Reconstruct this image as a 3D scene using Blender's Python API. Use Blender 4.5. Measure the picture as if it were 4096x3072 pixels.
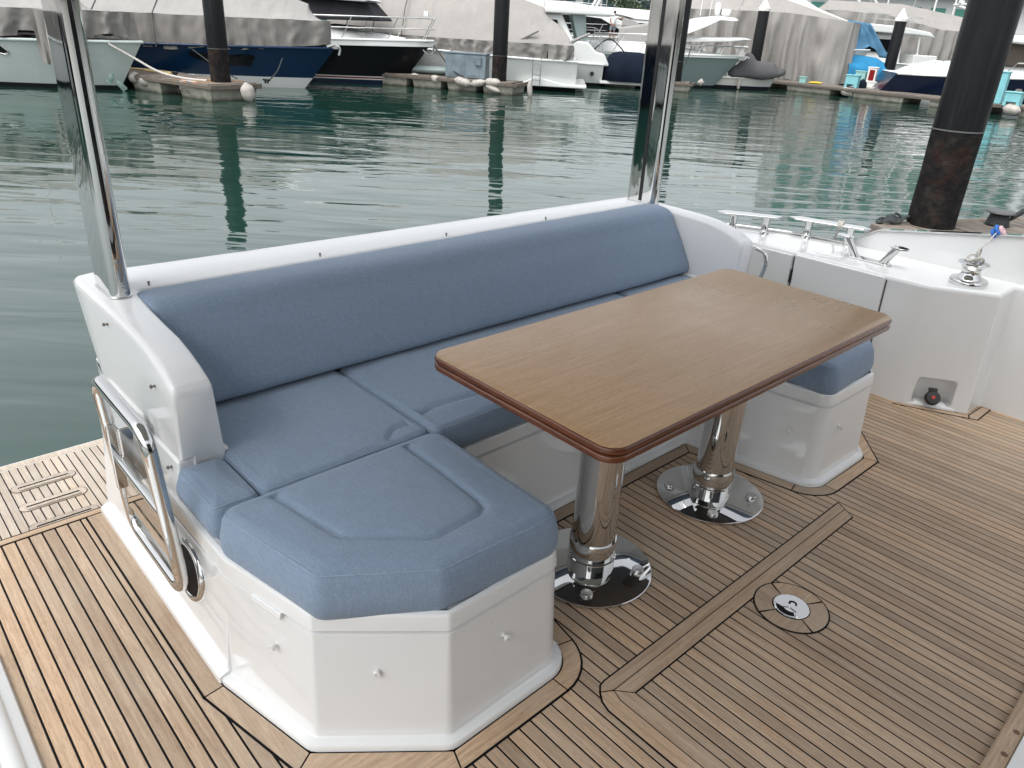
import bpy, math, random
from mathutils import Vector, Matrix, noise
random.seed(7)
S = bpy.context.scene
for o in list(bpy.data.objects): bpy.data.objects.remove(o)
C = S.collection
PI = math.pi
# ------------------------------------------------------------------ camera
cam_d = bpy.data.cameras.new('camera'); cam = bpy.data.objects.new('camera', cam_d); C.objects.link(cam)
cam_d.sensor_width = 36.0; cam_d.lens = 26.46; cam_d.clip_start = 0.02; cam_d.clip_end = 2000
cam.matrix_world = Matrix(((0.73726274, 0.25690801, -0.62485352, 0.0),
                           (-0.67354739, 0.35164721, -0.65013703, 0.0),
                           (0.05270259, 0.90019027, 0.43229611, 1.62),
                           (0, 0, 0, 1)))
S.camera = cam
S.render.resolution_x = 1024; S.render.resolution_y = 768
# ------------------------------------------------------------------ world: overcast daylight
SUN_EL, SUN_AZ = math.radians(62), math.radians(-95)
w = bpy.data.worlds.new('World'); S.world = w; w.use_nodes = True
nt = w.node_tree; nt.nodes.clear()
sky = nt.nodes.new('ShaderNodeTexSky'); sky.sky_type = 'NISHITA'; sky.sun_disc = False
sky.sun_elevation = SUN_EL; sky.sun_rotation = SUN_AZ; sky.air_density = 1.0; sky.dust_density = 4.0; sky.ozone_density = 1.0
hs = nt.nodes.new('ShaderNodeHueSaturation'); hs.inputs['Saturation'].default_value = 0.18
bg = nt.nodes.new('ShaderNodeBackground'); bg.inputs['Strength'].default_value = 0.15
wo = nt.nodes.new('ShaderNodeOutputWorld')
nt.links.new(sky.outputs[0], hs.inputs['Color']); nt.links.new(hs.outputs[0], bg.inputs['Color']); nt.links.new(bg.outputs[0], wo.inputs['Surface'])
sl = bpy.data.lights.new('sun', 'SUN'); sl.energy = 0.5; sl.angle = math.radians(50); sl.color = (1.0, 0.97, 0.93)
so = bpy.data.objects.new('sun', sl); C.objects.link(so)
sd = Vector((math.sin(SUN_AZ) * math.cos(SUN_EL), math.cos(SUN_AZ) * math.cos(SUN_EL), math.sin(SUN_EL)))
so.rotation_euler = sd.to_track_quat('Z', 'Y').to_euler()
vs = S.view_settings; vs.view_transform = 'Standard'; vs.look = 'None'; vs.exposure = 1.0; vs.gamma = 1.0; vs.use_curve_mapping = False
S.cycles.max_bounces = 10; S.cycles.glossy_bounces = 6; S.cycles.diffuse_bounces = 5
# ------------------------------------------------------------------ materials
M = {}
class NT:
    def __init__(s, name):
        m = bpy.data.materials.new(name); m.use_nodes = True; s.m = m; s.t = m.node_tree; s.b = s.t.nodes['Principled BSDF']; M[name] = m
        s.tc = None
    def n(s, typ, **kw):
        x = s.t.nodes.new(typ)
        for k, v in kw.items(): setattr(x, k, v)
        return x
    def l(s, a, b): s.t.links.new(a, b)
    def co(s, scale=(1, 1, 1), rot=(0, 0, 0), kind='Object'):
        if not s.tc: s.tc = s.n('ShaderNodeTexCoord')
        mp = s.n('ShaderNodeMapping'); mp.inputs['Scale'].default_value = scale; mp.inputs['Rotation'].default_value = rot
        s.l(s.tc.outputs[kind], mp.inputs['Vector']); return mp.outputs[0]
    def noise(s, vec, scale=1, detail=4, rough=.55, dist=0, w=None):
        x = s.n('ShaderNodeTexNoise'); x.inputs['Scale'].default_value = scale; x.inputs['Detail'].default_value = detail
        x.inputs['Roughness'].default_value = rough; x.inputs['Distortion'].default_value = dist
        if w is not None: x.noise_dimensions = '4D'; s.l(w, x.inputs['W'])
        s.l(vec, x.inputs['Vector']); return x.outputs['Fac']
    def ramp(s, fac, stops):
        r = s.n('ShaderNodeValToRGB'); e = r.color_ramp.elements
        while len(e) < len(stops): e.new(0.5)
        for i, (p, c) in enumerate(stops): e[i].position = p; e[i].color = (*c, 1)
        s.l(fac, r.inputs['Fac']); return r.outputs['Color']
    def mix(s, fac, a, b, mode='MIX'):
        x = s.n('ShaderNodeMix', data_type='RGBA', blend_type=mode)
        for sock, v in ((x.inputs['Factor'], fac), (x.inputs['A'], a), (x.inputs['B'], b)): pass
        ins = [i for i in x.inputs if i.enabled]
        for sock, v in zip(ins, (fac, a, b)):
            if isinstance(v, (int, float)): sock.default_value = v
            elif isinstance(v, tuple): sock.default_value = (*v, 1)
            else: s.l(v, sock)
        return [o for o in x.outputs if o.enabled][0]
    def math(s, op, a, b=None, clamp=False):
        x = s.n('ShaderNodeMath', operation=op); x.use_clamp = clamp
        for i, v in enumerate((a, b)):
            if v is None: continue
            if isinstance(v, (int, float)): x.inputs[i].default_value = v
            else: s.l(v, x.inputs[i])
        return x.outputs[0]
    def bump(s, h, strength=.3, dist=.002, normal=None):
        b = s.n('ShaderNodeBump'); b.inputs['Strength'].default_value = strength; b.inputs['Distance'].default_value = dist
        s.l(h, b.inputs['Height'])
        if normal: s.l(normal, b.inputs['Normal'])
        return b.outputs[0]
    def set(s, col=None, rough=None, metal=None, coat=None, spec=None, normal=None, ior=None, coat_rough=None, trans=None, alpha=None):
        b = s.b
        for k, v in (('Base Color', col), ('Roughness', rough), ('Metallic', metal), ('Coat Weight', coat), ('Specular IOR Level', spec),
                     ('Normal', normal), ('IOR', ior), ('Coat Roughness', coat_rough), ('Transmission Weight', trans), ('Alpha', alpha)):
            if v is None: continue
            if isinstance(v, tuple): b.inputs[k].default_value = (*v, 1)
            elif isinstance(v, (int, float)): b.inputs[k].default_value = v
            else: s.l(v, b.inputs[k])
        return s.m
def plain(name, col, rough=.5, metal=0., var=.12, scale=3., coat=0., bump=0., bscale=60., spec=None):
    m = NT(name); v = m.co()
    n = m.noise(v, scale, 5)
    c = m.ramp(n, [(.3, tuple(x * (1 - var) for x in col)), (.7, tuple(min(1, x * (1 + var)) for x in col))])
    rr = m.ramp(m.noise(v, scale * 4, 3), [(.3, (rough * .85,) * 3), (.7, (min(1, rough * 1.15),) * 3)])
    nm = m.bump(m.noise(v, bscale, 4), bump, .003) if bump else None
    return m.set(col=c, rough=rr, metal=metal, coat=coat, normal=nm, spec=spec)

def gelcoat(name, col, rough=.11, coat=.35):
    m = NT(name); v = m.co()
    c = m.mix(m.ramp(m.noise(v, 2.2, 5), [(.35, (0, 0, 0)), (.75, (1, 1, 1))]), col, tuple(x * .955 for x in col))
    specks = m.ramp(m.noise(v, 46, 2, .5), [(.745, (0, 0, 0)), (.77, (1, 1, 1))])
    c = m.mix(m.math('MULTIPLY', specks, .16), c, (.35, .33, .30))
    r = m.ramp(m.noise(v, 5, 5), [(.3, (rough * .8,) * 3), (.75, (rough * 1.9,) * 3)])
    nm = m.bump(m.noise(v, 3.5, 2), .10, .004)
    return m.set(col=c, rough=r, coat=coat, coat_rough=.05, normal=nm)
gelcoat('gelcoat', (.745, .757, .757), .09, .5)
gelcoat('hull_white', (.76, .78, .76), .16, .2)
gelcoat('deck_white', (.80, .81, .80), .28, .0)
gelcoat('roof_white', (.78, .78, .77), .35, 0)

def teak(name, axis, lo, hi, grey, rough=.62, coat=0., red=0.):
    m = NT(name); info = m.n('ShaderNodeObjectInfo'); rnd = info.outputs['Random']
    sc = {'y': (1, .045, 1), 'x': (.045, 1, 1)}[axis]
    wv = m.math('MULTIPLY', rnd, 37.)
    g1 = m.noise(m.co(sc), 120, 7, .6, .6, w=wv)
    g2 = m.noise(m.co({'y': (1, .11, 1), 'x': (.11, 1, 1)}[axis]), 420, 3, .6, w=wv)
    blotch = m.noise(m.co((1, 1, 1)), 2.6, 5, .6)
    weath = m.noise(m.co({'y': (1, .35, 1), 'x': (.35, 1, 1)}[axis]), 7, 4, .6, w=wv)
    c = m.ramp(g1, [(.30, lo), (.52, tuple((a + b) / 2 for a, b in zip(lo, hi))), (.72, hi)])
    pores = m.ramp(g2, [(.36, (1, 1, 1)), (.46, (0, 0, 0))])
    c = m.mix(m.math('MULTIPLY', pores, .42), c, tuple(x * .45 for x in lo))
    tone = m.ramp(rnd, [(0, (.72, .70, .69)), (.3, (.93, .92, .91)), (.65, (1.05, 1.02, .99)), (1, (1.20, 1.12, 1.04))])
    c = m.mix(1., c, tone, 'MULTIPLY')
    f = m.math('ADD', m.math('MULTIPLY', m.ramp(blotch, [(.38, (0, 0, 0)), (.66, (1, 1, 1))]), .30), m.math('MULTIPLY', m.ramp(weath, [(.4, (0, 0, 0)), (.7, (1, 1, 1))]), .22))
    c = m.mix(f, c, grey)
    h = m.math('ADD', m.math('MULTIPLY', g1, .6), m.math('MULTIPLY', g2, .4))
    return m.set(col=c, rough=m.ramp(blotch, [(.3, (rough * .8,) * 3), (.7, (min(1, rough * 1.2),) * 3)]), coat=coat, normal=m.bump(h, .35, .0015), spec=.35)
teak('teak_y', 'y', (.32, .218, .142), (.57, .435, .308), (.50, .43, .345))
teak('teak_x', 'x', (.32, .215, .138), (.57, .43, .30), (.49, .42, .335))
teak('platform_teak', 'y', (.33, .27, .21), (.56, .49, .41), (.56, .53, .48))

m = NT('table_wood'); v = m.co((.05, 1, 1)); g = m.noise(v, 110, 6, .58, .15); g2 = m.noise(m.co((.02, 1, 1)), 26, 3, .5, .0); g3 = m.noise(m.co((.09, 1, 1)), 520, 2)
c = m.ramp(g, [(.28, (.39, .232, .112)), (.5, (.455, .285, .150)), (.74, (.52, .348, .200))])
c = m.mix(m.math('MULTIPLY', m.ramp(g2, [(.35, (0, 0, 0)), (.7, (1, 1, 1))]), .55), c, (.41, .25, .126))
c = m.mix(m.math('MULTIPLY', m.ramp(g3, [(.36, (1, 1, 1)), (.45, (0, 0, 0))]), .30), c, (.15, .08, .035))
m.set(col=c, rough=m.ramp(m.noise(m.co(), 6, 4), [(.3, (.26,) * 3), (.75, (.36,) * 3)]), coat=.0, normal=m.bump(g, .08, .001), spec=.5)
m = NT('table_edge'); v = m.co((.06, .06, 1)); g = m.noise(v, 160, 6, .6, .5)
c = m.ramp(g, [(.3, (.075, .021, .007)), (.7, (.175, .054, .018))]); m.set(col=c, rough=.2, coat=.25, coat_rough=.06)
m = NT('chrome'); v = m.co(); m.set(col=(.64, .64, .63), metal=1., rough=m.ramp(m.noise(v, 30, 5, .7), [(.35, (.02,) * 3), (.8, (.075,) * 3)]), normal=m.bump(m.noise(v, 9, 2), .03, .002))
m = NT('brushed_steel'); v = m.co(); m.set(col=(.62, .62, .61), metal=1., rough=m.ramp(m.noise(v, 90, 3), [(.3, (.18,) * 3), (.7, (.34,) * 3)]))
plain('caulk', (.005, .005, .006), .7, var=.3, scale=20, spec=.15); plain('under_panel', (.16, .155, .15), .5)
plain('rubber', (.014, .014, .015), .45, var=.3, scale=20)
plain('dark_glass', (.012, .014, .017), .06, var=.2, spec=.6); plain('dark_bowl', (.006, .006, .007), .55, var=.2, spec=.12)
plain('plastic_white', (.72, .71, .68), .35, var=.05)
plain('stud_metal', (.30, .27, .24), .35, metal=.9)
def fabric(name, col, fine=1.0):
    m = NT(name); uvw = m.co()
    slubs = m.noise(m.co((.07, 1, 1)), 520, 2, .5); slubt = m.noise(m.co((1, .05, .05)), 420, 3, .6)
    sl = m.math('ADD', slubs, slubt)
    c = m.ramp(m.math('MULTIPLY', sl, .5), [(.38, tuple(x * .88 for x in col)), (.5, col), (.62, tuple(min(1, x * 1.12 + .005) for x in col))])
    wsum = m.noise(m.co((1, 1, 1)), 600, 1, .5)
    c = m.mix(m.ramp(wsum, [(.40, (.75,) * 3), (.58, (0, 0, 0))]), c, tuple(x * .66 for x in col))
    c = m.mix(m.math('MULTIPLY', m.ramp(m.noise(m.co(), 4, 4), [(.4, (0, 0, 0)), (.7, (1, 1, 1))]), .18), c, tuple(x * .84 for x in col))
    m.b.inputs['Sheen Weight'].default_value = .18
    h = m.math('ADD', m.math('MULTIPLY', wsum, .5), sl)
    return m.set(col=c, rough=.88, spec=.18, normal=m.bump(h, .35, .0011))
fabric('blue_fabric', (.232, .305, .405))
plain('piping_blue', (.27, .34, .43), .85, var=.15, scale=200)
def tarp(name, col, var=.045):
    m = NT(name); v = m.co()
    c = m.ramp(m.noise(v, 1.4, 6, .65), [(.3, tuple(x * (1 - var * 1.6) for x in col)), (.7, tuple(min(1, x * (1 + var)) for x in col))])
    st = m.ramp(m.noise(m.co((3, 3, .6)), .8, 5, .7), [(.5, (0, 0, 0)), (.76, (1, 1, 1))])
    c = m.mix(m.math('MULTIPLY', st, .12), c, tuple(x * .58 for x in col))
    wr = m.noise(m.co((2.2, 2.2, .45)), 1.6, 4, .55, .8)
    return m.set(col=c, rough=.85, spec=.2, normal=m.bump(wr, .35, .08))
tarp('tarp_grey', (.27, .258, .242)); tarp('tarp_beige', (.325, .310, .292)); tarp('tarp_pale', (.335, .328, .314)); tarp('tarp_charcoal', (.105, .105, .108))
tarp('tarp_blue', (.10, .24, .38), .2); tarp('tarp_bright_blue', (.03, .22, .42), .15); tarp('tarp_navy', (.006, .011, .024), .2); tarp('tarp_black', (.022, .023, .027), .2)
def paint(name, col, rough=.12):
    mm = gelcoat(name, col, rough, .0); mm.node_tree.nodes['Principled BSDF'].inputs['Specular IOR Level'].default_value = .28; return mm
paint('hull_navy', (.006, .027, .070)); paint('hull_black', (.004, .0045, .007), .16); paint('hull_dark_navy', (.008, .014, .034)); paint('hull_grey', (.24, .30, .30)); paint('hull_cream', (.62, .63, .58)); paint('hull_aqua', (.54, .61, .585), .22)
paint('antifoul', (.012, .013, .015), .5); paint('stripe_red', (.20, .012, .014)); paint('hull_blue_bottom', (.01, .02, .05))
m = NT('pile_black'); v = m.co((9, 9, .5)); st = m.noise(v, 1.0, 6, .7); c = m.ramp(st, [(.3, (.0065, .007, .008)), (.62, (.015, .016, .017)), (.80, (.036, .036, .035))]); m.set(col=c, rough=m.ramp(st, [(.3, (.22,) * 3), (.8, (.5,) * 3)]), spec=.12, normal=m.bump(m.noise(m.co(), 5, 5), .2, .01))
m = NT('pile_rusty'); v = m.co(); n1 = m.noise(v, 5.0, 9, .74, .1); n2 = m.noise(v, 1.7, 6, .7, .1)
c = m.ramp(n1, [(.34, (.004, .004, .005)), (.50, (.011, .010, .010)), (.64, (.030, .025, .021)), (.80, (.085, .078, .070))])
c = m.mix(m.ramp(n2, [(.53, (0, 0, 0)), (.72, (.8, .8, .8))]), c, (.055, .014, .004)); m.set(col=c, rough=.8, spec=.2, normal=m.bump(n1, 1., .05))
plain('pile_cap', (.74, .73, .70), .5); plain('line_mark', (.11, .115, .115), .6)
def wood_grey(name, col):
    m = NT(name); info = m.n('ShaderNodeObjectInfo'); wv = m.math('MULTIPLY', info.outputs['Random'], 31.)
    g = m.noise(m.co((1, .12, 1)), 26, 6, .65, .5, w=wv)
    c = m.ramp(g, [(.3, tuple(x * .5 for x in col)), (.55, col), (.75, tuple(x * 1.3 for x in col))])
    c = m.mix(1., c, m.ramp(info.outputs['Random'], [(0, (.7, .7, .7)), (1, (1.15, 1.1, 1.05))]), 'MULTIPLY')
    return m.set(col=c, rough=.85, normal=m.bump(g, .5, .006))
wood_grey('dock_wood', (.21, .185, .16)); wood_grey('dock_wood_new', (.40, .21, .10)); wood_grey('dock_edge', (.15, .13, .11))
m = NT('concrete'); n = m.noise(m.co(), 3.5, 7, .65); z = m.n('ShaderNodeSeparateXYZ'); m.co(); m.l(m.tc.outputs['Object'], z.inputs[0])
c = m.ramp(n, [(.3, (.20, .195, .16)), (.7, (.38, .37, .32))]); al = m.ramp(m.math('ADD', z.outputs[2], m.math('MULTIPLY', n, .12)), [(.06, (.9,) * 3), (.17, (0, 0, 0))]); c = m.mix(al, c, (.035, .04, .022)); m.set(col=c, rough=.85, normal=m.bump(n, .4, .01))
plain('fender', (.40, .375, .34), .55, var=.25, scale=7); plain('fender_dark', (.05, .055, .06), .4, var=.3)
plain('box_grey_blue', (.16, .205, .235), .5, var=.28, scale=2.4); plain('turquoise', (.20, .50, .54), .5, var=.1); plain('mint', (.26, .48, .46), .5, var=.1)
plain('yellow', (.62, .44, .02), .5); plain('red', (.52, .03, .02), .45); plain('orange', (.55, .18, .03), .5)
plain('rope_white', (.52, .50, .46), .85, var=.2, scale=40); plain('rope_dark', (.035, .04, .042), .8, var=.2, scale=40); plain('rope_yellow', (.48, .38, .16), .8, var=.2)
plain('rail_steel', (.66, .66, .65), .22, metal=.9); plain('window_dark', (.007, .008, .010), .12, var=.3, spec=.25)
plain('skin', (.34, .19, .13), .55, var=.06); plain('hair', (.012, .010, .009), .6); plain('shirt', (.74, .75, .77), .8, var=.04); plain('shorts', (.20, .22, .26), .8)
plain('cloth_blue', (.03, .15, .50), .8); plain('cloth_pink', (.62, .42, .46), .8)
m = NT('bottle'); m.set(col=(.62, .80, .76), rough=.12, trans=.75, ior=1.33)
plain('leaf', (.045, .075, .028), .7, var=.45, scale=1.3); plain('bark', (.06, .05, .04), .9); plain('building_wall', (.52, .53, .53), .8, var=.06, scale=.4); plain('building_glass', (.05, .09, .10), .1); plain('green_glass', (.06, .22, .18), .2); plain('hill', (.05, .075, .04), .9, var=.4, scale=.08)
# water: Fresnel surface over a murky green body
m = NT('water'); v = m.co()
WR = (0, 0, math.radians(43.9))         # texture x runs along the far quay, y away from the cockpit
def wco(sc):
    mp = m.n('ShaderNodeMapping'); mp.inputs['Scale'].default_value = sc; m.l(m.co((1, 1, 1), WR), mp.inputs['Vector']); return mp.outputs[0]
a = m.noise(wco((.50, 1.15, 1)), .60, 2, .45, .4)
b2 = m.noise(wco((.42, 1.5, 1)), 1.25, 2, .5, .5)
b3 = m.noise(wco((.34, 1.7, 1)), 3.6, 2, .5, .3)
sep = m.n('ShaderNodeSeparateXYZ'); m.l(m.co((1, 1, 1), WR), sep.inputs[0])
breeze = m.math('ADD', m.math('MULTIPLY', m.math('ADD', sep.outputs[0], 4.), .055), m.math('MULTIPLY', m.noise(v, .11, 2, .4), .5), True)   # rippled to the right, calm to the left
hgt = m.math('ADD', m.math('MULTIPLY', a, 1.0), m.math('ADD', m.math('MULTIPLY', b2, .38), m.math('MULTIPLY', m.math('MULTIPLY', b3, .11), breeze)))
m.set(col=(.012, .043, .032), rough=.012, ior=1.85, normal=m.bump(hgt, 1., .046), spec=.5)
# ------------------------------------------------------------------ mesh helpers
class MB:
    def __init__(s): s.v = []; s.f = []; s.mi = []
    def add(s, verts, faces, mi=0):
        b = len(s.v); s.v += [tuple(p) for p in verts]; s.f += [tuple(i + b for i in f) for f in faces]; s.mi += [mi] * len(faces); return s
    def box(s, x0, x1, y0, y1, z0, z1, mi=0):
        return s.add([(x0, y0, z0), (x1, y0, z0), (x1, y1, z0), (x0, y1, z0), (x0, y0, z1), (x1, y0, z1), (x1, y1, z1), (x0, y1, z1)],
                     [(3, 2, 1, 0), (4, 5, 6, 7), (0, 1, 5, 4), (1, 2, 6, 5), (2, 3, 7, 6), (3, 0, 4, 7)], mi)
    def prism(s, poly, z0, z1, mi=0):
        n = len(poly); return s.add([(x, y, z0) for x, y in poly] + [(x, y, z1) for x, y in poly],
                     [tuple(range(n - 1, -1, -1)), tuple(range(n, 2 * n))] + [(i, (i + 1) % n, (i + 1) % n + n, i + n) for i in range(n)], mi)
    def rings(s, rs, closed=True, cap0=True, cap1=True, mi=0):
        n = len(rs[0]); b = len(s.v); s.v += [tuple(p) for r in rs for p in r]
        for k in range(len(rs) - 1):
            for i in range(n if closed else n - 1):
                j = (i + 1) % n; s.f.append((b + k * n + i, b + k * n + j, b + (k + 1) * n + j, b + (k + 1) * n + i)); s.mi.append(mi)
        if cap0: s.f.append(tuple(b + i for i in range(n - 1, -1, -1))); s.mi.append(mi)
        if cap1: s.f.append(tuple(b + (len(rs) - 1) * n + i for i in range(n))); s.mi.append(mi)
        return s
    def tube(s, path, r, n=10, closed=False, mi=0):
        P = [Vector(p) for p in path]; m_ = len(P); rs = []; up = None
        R_ = r if isinstance(r, (list, tuple)) else [r] * m_
        for i in range(m_):
            a = P[(i - 1) % m_] if (closed or i > 0) else P[i]; c = P[(i + 1) % m_] if (closed or i < m_ - 1) else P[i]
            t = (c - a).normalized()
            if up is None:
                up = Vector((0, 0, 1)) if abs(t.z) < .9 else Vector((1, 0, 0))
            x = (up - t * up.dot(t)).normalized(); up = x; y = t.cross(x)
            rs.append([P[i] + (x * math.cos(2 * PI * k / n) + y * math.sin(2 * PI * k / n)) * R_[i] for k in range(n)])
        if closed: rs.append(rs[0]); return s.rings(rs, True, False, False, mi)
        return s.rings(rs, True, True, True, mi)
    def lathe(s, prof, c=(0, 0, 0), n=32, mi=0, axis='z'):
        rs = []
        for r, z in prof:
            ring = []
            for k in range(n):
                a = 2 * PI * k / n; p = (r * math.cos(a), r * math.sin(a), z)
                if axis == 'x': p = (p[2], p[0], p[1])
                if axis == 'y': p = (p[1], p[2], p[0])
                ring.append((c[0] + p[0], c[1] + p[1], c[2] + p[2]))
            rs.append(ring)
        return s.rings(rs, True, True, True, mi)
    def build(s, name, mats, parent=None, smooth=35, bevel=None, loc=None, kind=None, wn=False):
        me = bpy.data.meshes.new(name); me.from_pydata(s.v, [], s.f); me.update()
        ms = mats if isinstance(mats, (list, tuple)) else [mats]
        for q in ms: me.materials.append(M[q])
        if len(ms) > 1: me.polygons.foreach_set('material_index', s.mi)
        if smooth is not None:
            me.polygons.foreach_set('use_smooth', [True] * len(me.polygons)); me.set_sharp_from_angle(angle=math.radians(smooth))
        o = bpy.data.objects.new(name, me); C.objects.link(o)
        if parent: o.parent = parent
        if loc: o.location = loc
        if bevel:
            bm = o.modifiers.new('bevel', 'BEVEL'); bm.width = bevel[0]; bm.segments = bevel[1]; bm.limit_method = 'ANGLE'; bm.angle_limit = math.radians(28); bm.harden_normals = False
            if smooth is not None: me.set_sharp_from_angle(angle=math.radians(80))
        if bevel or wn:
            q = o.modifiers.new('wn', 'WEIGHTED_NORMAL'); q.keep_sharp = True; q.weight = 100
        if kind: o['kind'] = kind
        return o
def tag(o, label=None, cat=None, group=None, kind=None):
    for k, v in (('label', label), ('category', cat), ('group', group), ('kind', kind)):
        if v: o[k] = v
    return o
def thing(name, label, cat, loc=(0, 0, 0), rz=0, group=None):
    o = bpy.data.objects.new(name, None); C.objects.link(o); o.location = loc; o.rotation_euler = (0, 0, rz); o.empty_display_size = .1
    return tag(o, label, cat, group)
def area(p): return sum(p[i][0] * p[(i + 1) % len(p)][1] - p[(i + 1) % len(p)][0] * p[i][1] for i in range(len(p))) / 2
def ccw(p): return p if area(p) > 0 else p[::-1]
def fillet(poly, r, seg=6):
    out = []; n = len(poly)
    for i in range(n):
        rr = r[i] if isinstance(r, (list, tuple)) else r
        p = Vector(poly[i]); a = Vector(poly[i - 1]) - p; b = Vector(poly[(i + 1) % n]) - p
        la, lb = a.length, b.length; a.normalize(); b.normalize(); ang = a.angle(b)
        if rr < 1e-5 or ang > PI - .03: out.append(tuple(p)); continue
        d = min(rr / math.tan(ang / 2), la * .45, lb * .45); re = d * math.tan(ang / 2); cdir = (a + b).normalized(); cc = p + cdir * (re / math.sin(ang / 2))
        s0 = p + a * d - cc; s1 = p + b * d - cc; a0 = math.atan2(s0.y, s0.x); a1 = math.atan2(s1.y, s1.x); da = (a1 - a0 + PI) % (2 * PI) - PI
        for k in range(seg + 1):
            t = a0 + da * k / seg; out.append((cc.x + re * math.cos(t), cc.y + re * math.sin(t)))
    return out
def offset(poly, d):
    n = len(poly); out = []
    for i in range(n):
        p = Vector(poly[i]); a = (p - Vector(poly[i - 1])); b = (Vector(poly[(i + 1) % n]) - p)
        if a.length < 1e-7: a = b
        if b.length < 1e-7: b = a
        a.normalize(); b.normalize(); na = Vector((a.y, -a.x)); nb = Vector((b.y, -b.x)); q = na + nb
        if q.length < 1e-4: q = na
        q.normalize(); out.append(tuple(p + q * (d / max(.35, q.dot(na)))))
    return out
def resample(poly, n):
    L = [0]; m_ = len(poly)
    for i in range(m_): L.append(L[-1] + (Vector(poly[(i + 1) % m_]) - Vector(poly[i])).length)
    out = []; j = 0
    for k in range(n):
        t = L[-1] * k / n
        while L[j + 1] < t: j += 1
        f = (t - L[j]) / max(1e-9, L[j + 1] - L[j]); p = Vector(poly[j % m_]).lerp(Vector(poly[(j + 1) % m_]), f); out.append(tuple(p))
    return out
def segdist(p, a, b):
    ab = (b[0] - a[0], b[1] - a[1]); t = ((p[0] - a[0]) * ab[0] + (p[1] - a[1]) * ab[1]) / (ab[0] ** 2 + ab[1] ** 2 + 1e-12); t = max(0, min(1, t))
    return math.hypot(p[0] - a[0] - ab[0] * t, p[1] - a[1] - ab[1] * t)
def arc(c, r, a0, a1, n): return [(c[0] + r * math.cos(a0 + (a1 - a0) * k / n), c[1] + r * math.sin(a0 + (a1 - a0) * k / n)) for k in range(n + 1)]
def bez(pts, n=8):      # Catmull-Rom through points
    P = [Vector(p) for p in pts]; out = []
    for i in range(len(P) - 1):
        p0 = P[max(0, i - 1)]; p1 = P[i]; p2 = P[i + 1]; p3 = P[min(len(P) - 1, i + 2)]
        for k in range(n):
            t = k / n; out.append(.5 * ((2 * p1) + (p2 - p0) * t + (2 * p0 - 5 * p1 + 4 * p2 - p3) * t * t + (3 * p1 - p0 - 3 * p2 + p3) * t ** 3))
    out.append(P[-1]); return [tuple(q) for q in out]
# ------------------------------------------------------------------ cockpit deck (structure) with its planks
CX = 1.95
def mir(p): return (2 * CX - p[0],) + tuple(p[1:])
ZP = -.64      # swim platform level
ZW = -.90      # water level
PITCH = .039
deck = MB(); deck.box(-.7, 4.12, -2.4, 2.5535, -.06, -.0016)
deck = deck.build('teak_deck', 'caulk', None, None, kind='structure')
def strip(x0, x1, y0, y1, mat='teak_y', z=0., parent=None, name='plank'):
    g = .0027
    mb = MB(); a, b = x0 + g, x1 - g; c = .0009
    mb.rings([[(a, y0, z - .007), (b, y0, z - .007), (b, y1, z - .007), (a, y1, z - .007)], [(a, y0, z - c), (b, y0, z - c), (b, y1, z - c), (a, y1, z - c)],
              [(a + c, y0 + c, z), (b - c, y0 + c, z), (b - c, y1 - c, z), (a + c, y1 - c, z)]])
    return mb.build(name, mat, parent, None)
lines = [.169 + PITCH * k for k in range(-22, 103)]
for a, b in zip(lines, lines[1:]):
    mid = (a + b) / 2
    if mid > 4.10: break
    if mid < .442: strip(a, b, -.9, 2.522, parent=deck)
    elif mid < .47: strip(a, .4605, 1.575, 2.522, parent=deck); strip(a, b, -.9, 1.56, parent=deck)
    elif 1.24 < mid < 2.645: strip(a, b, .862, 1.60, parent=deck); strip(a, b, -.9, .832, parent=deck)
    elif mid > 3.38: strip(a, b, -.9, 2.5, parent=deck)
    else: strip(a, b, -.9, 1.60, parent=deck)
def board(poly, mat, z=.0022, parent=None, caulk=.0042, name='margin_board', gap=.0022):
    poly = ccw(poly); MB().prism(offset(poly, caulk), -.004, z - .0010).build('caulk_joint', 'caulk', parent, None)
    return MB().prism(offset(poly, -gap), -.004, z).build(name, mat, parent, None)
# sofa foot outline (body), left half then mirrored
TIP = fillet([(.829, 1.01), (1.224, 1.014), (1.328, 1.568)], [0, .070, 0], 7)[1:-1]
HALF = [(.505, 2.50), (.505, 1.53), (.575, 1.217), (.829, 1.01)] + TIP + [(1.328, 1.568)]; NT_ = len(TIP); NH = len(HALF)
BODY = HALF + [mir(p) for p in HALF[::-1]]
K0 = offset(BODY, .029); K1 = offset(BODY, .082)
n_ = len(BODY)
gl = [[0, 1], [1, 2], [2, 3], [3, 4], list(range(4, 4 + NT_)), [3 + NT_, 4 + NT_]]
groups = gl + [[NH - 1, NH]] + [[n_ - 1 - i for i in g[::-1]] for g in gl]
for gset in groups:
    inner = [K0[i] for i in gset]; outer = [K1[i] for i in gset]
    dx, dy = abs(outer[-1][0] - outer[0][0]), abs(outer[-1][1] - outer[0][1])
    if gset == [0, 1]: inner[0] = (inner[0][0], 2.522); outer[0] = (outer[0][0], 2.522)
    board(inner + outer[::-1], 'teak_x' if dx > dy else 'teak_y', parent=deck)
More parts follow.
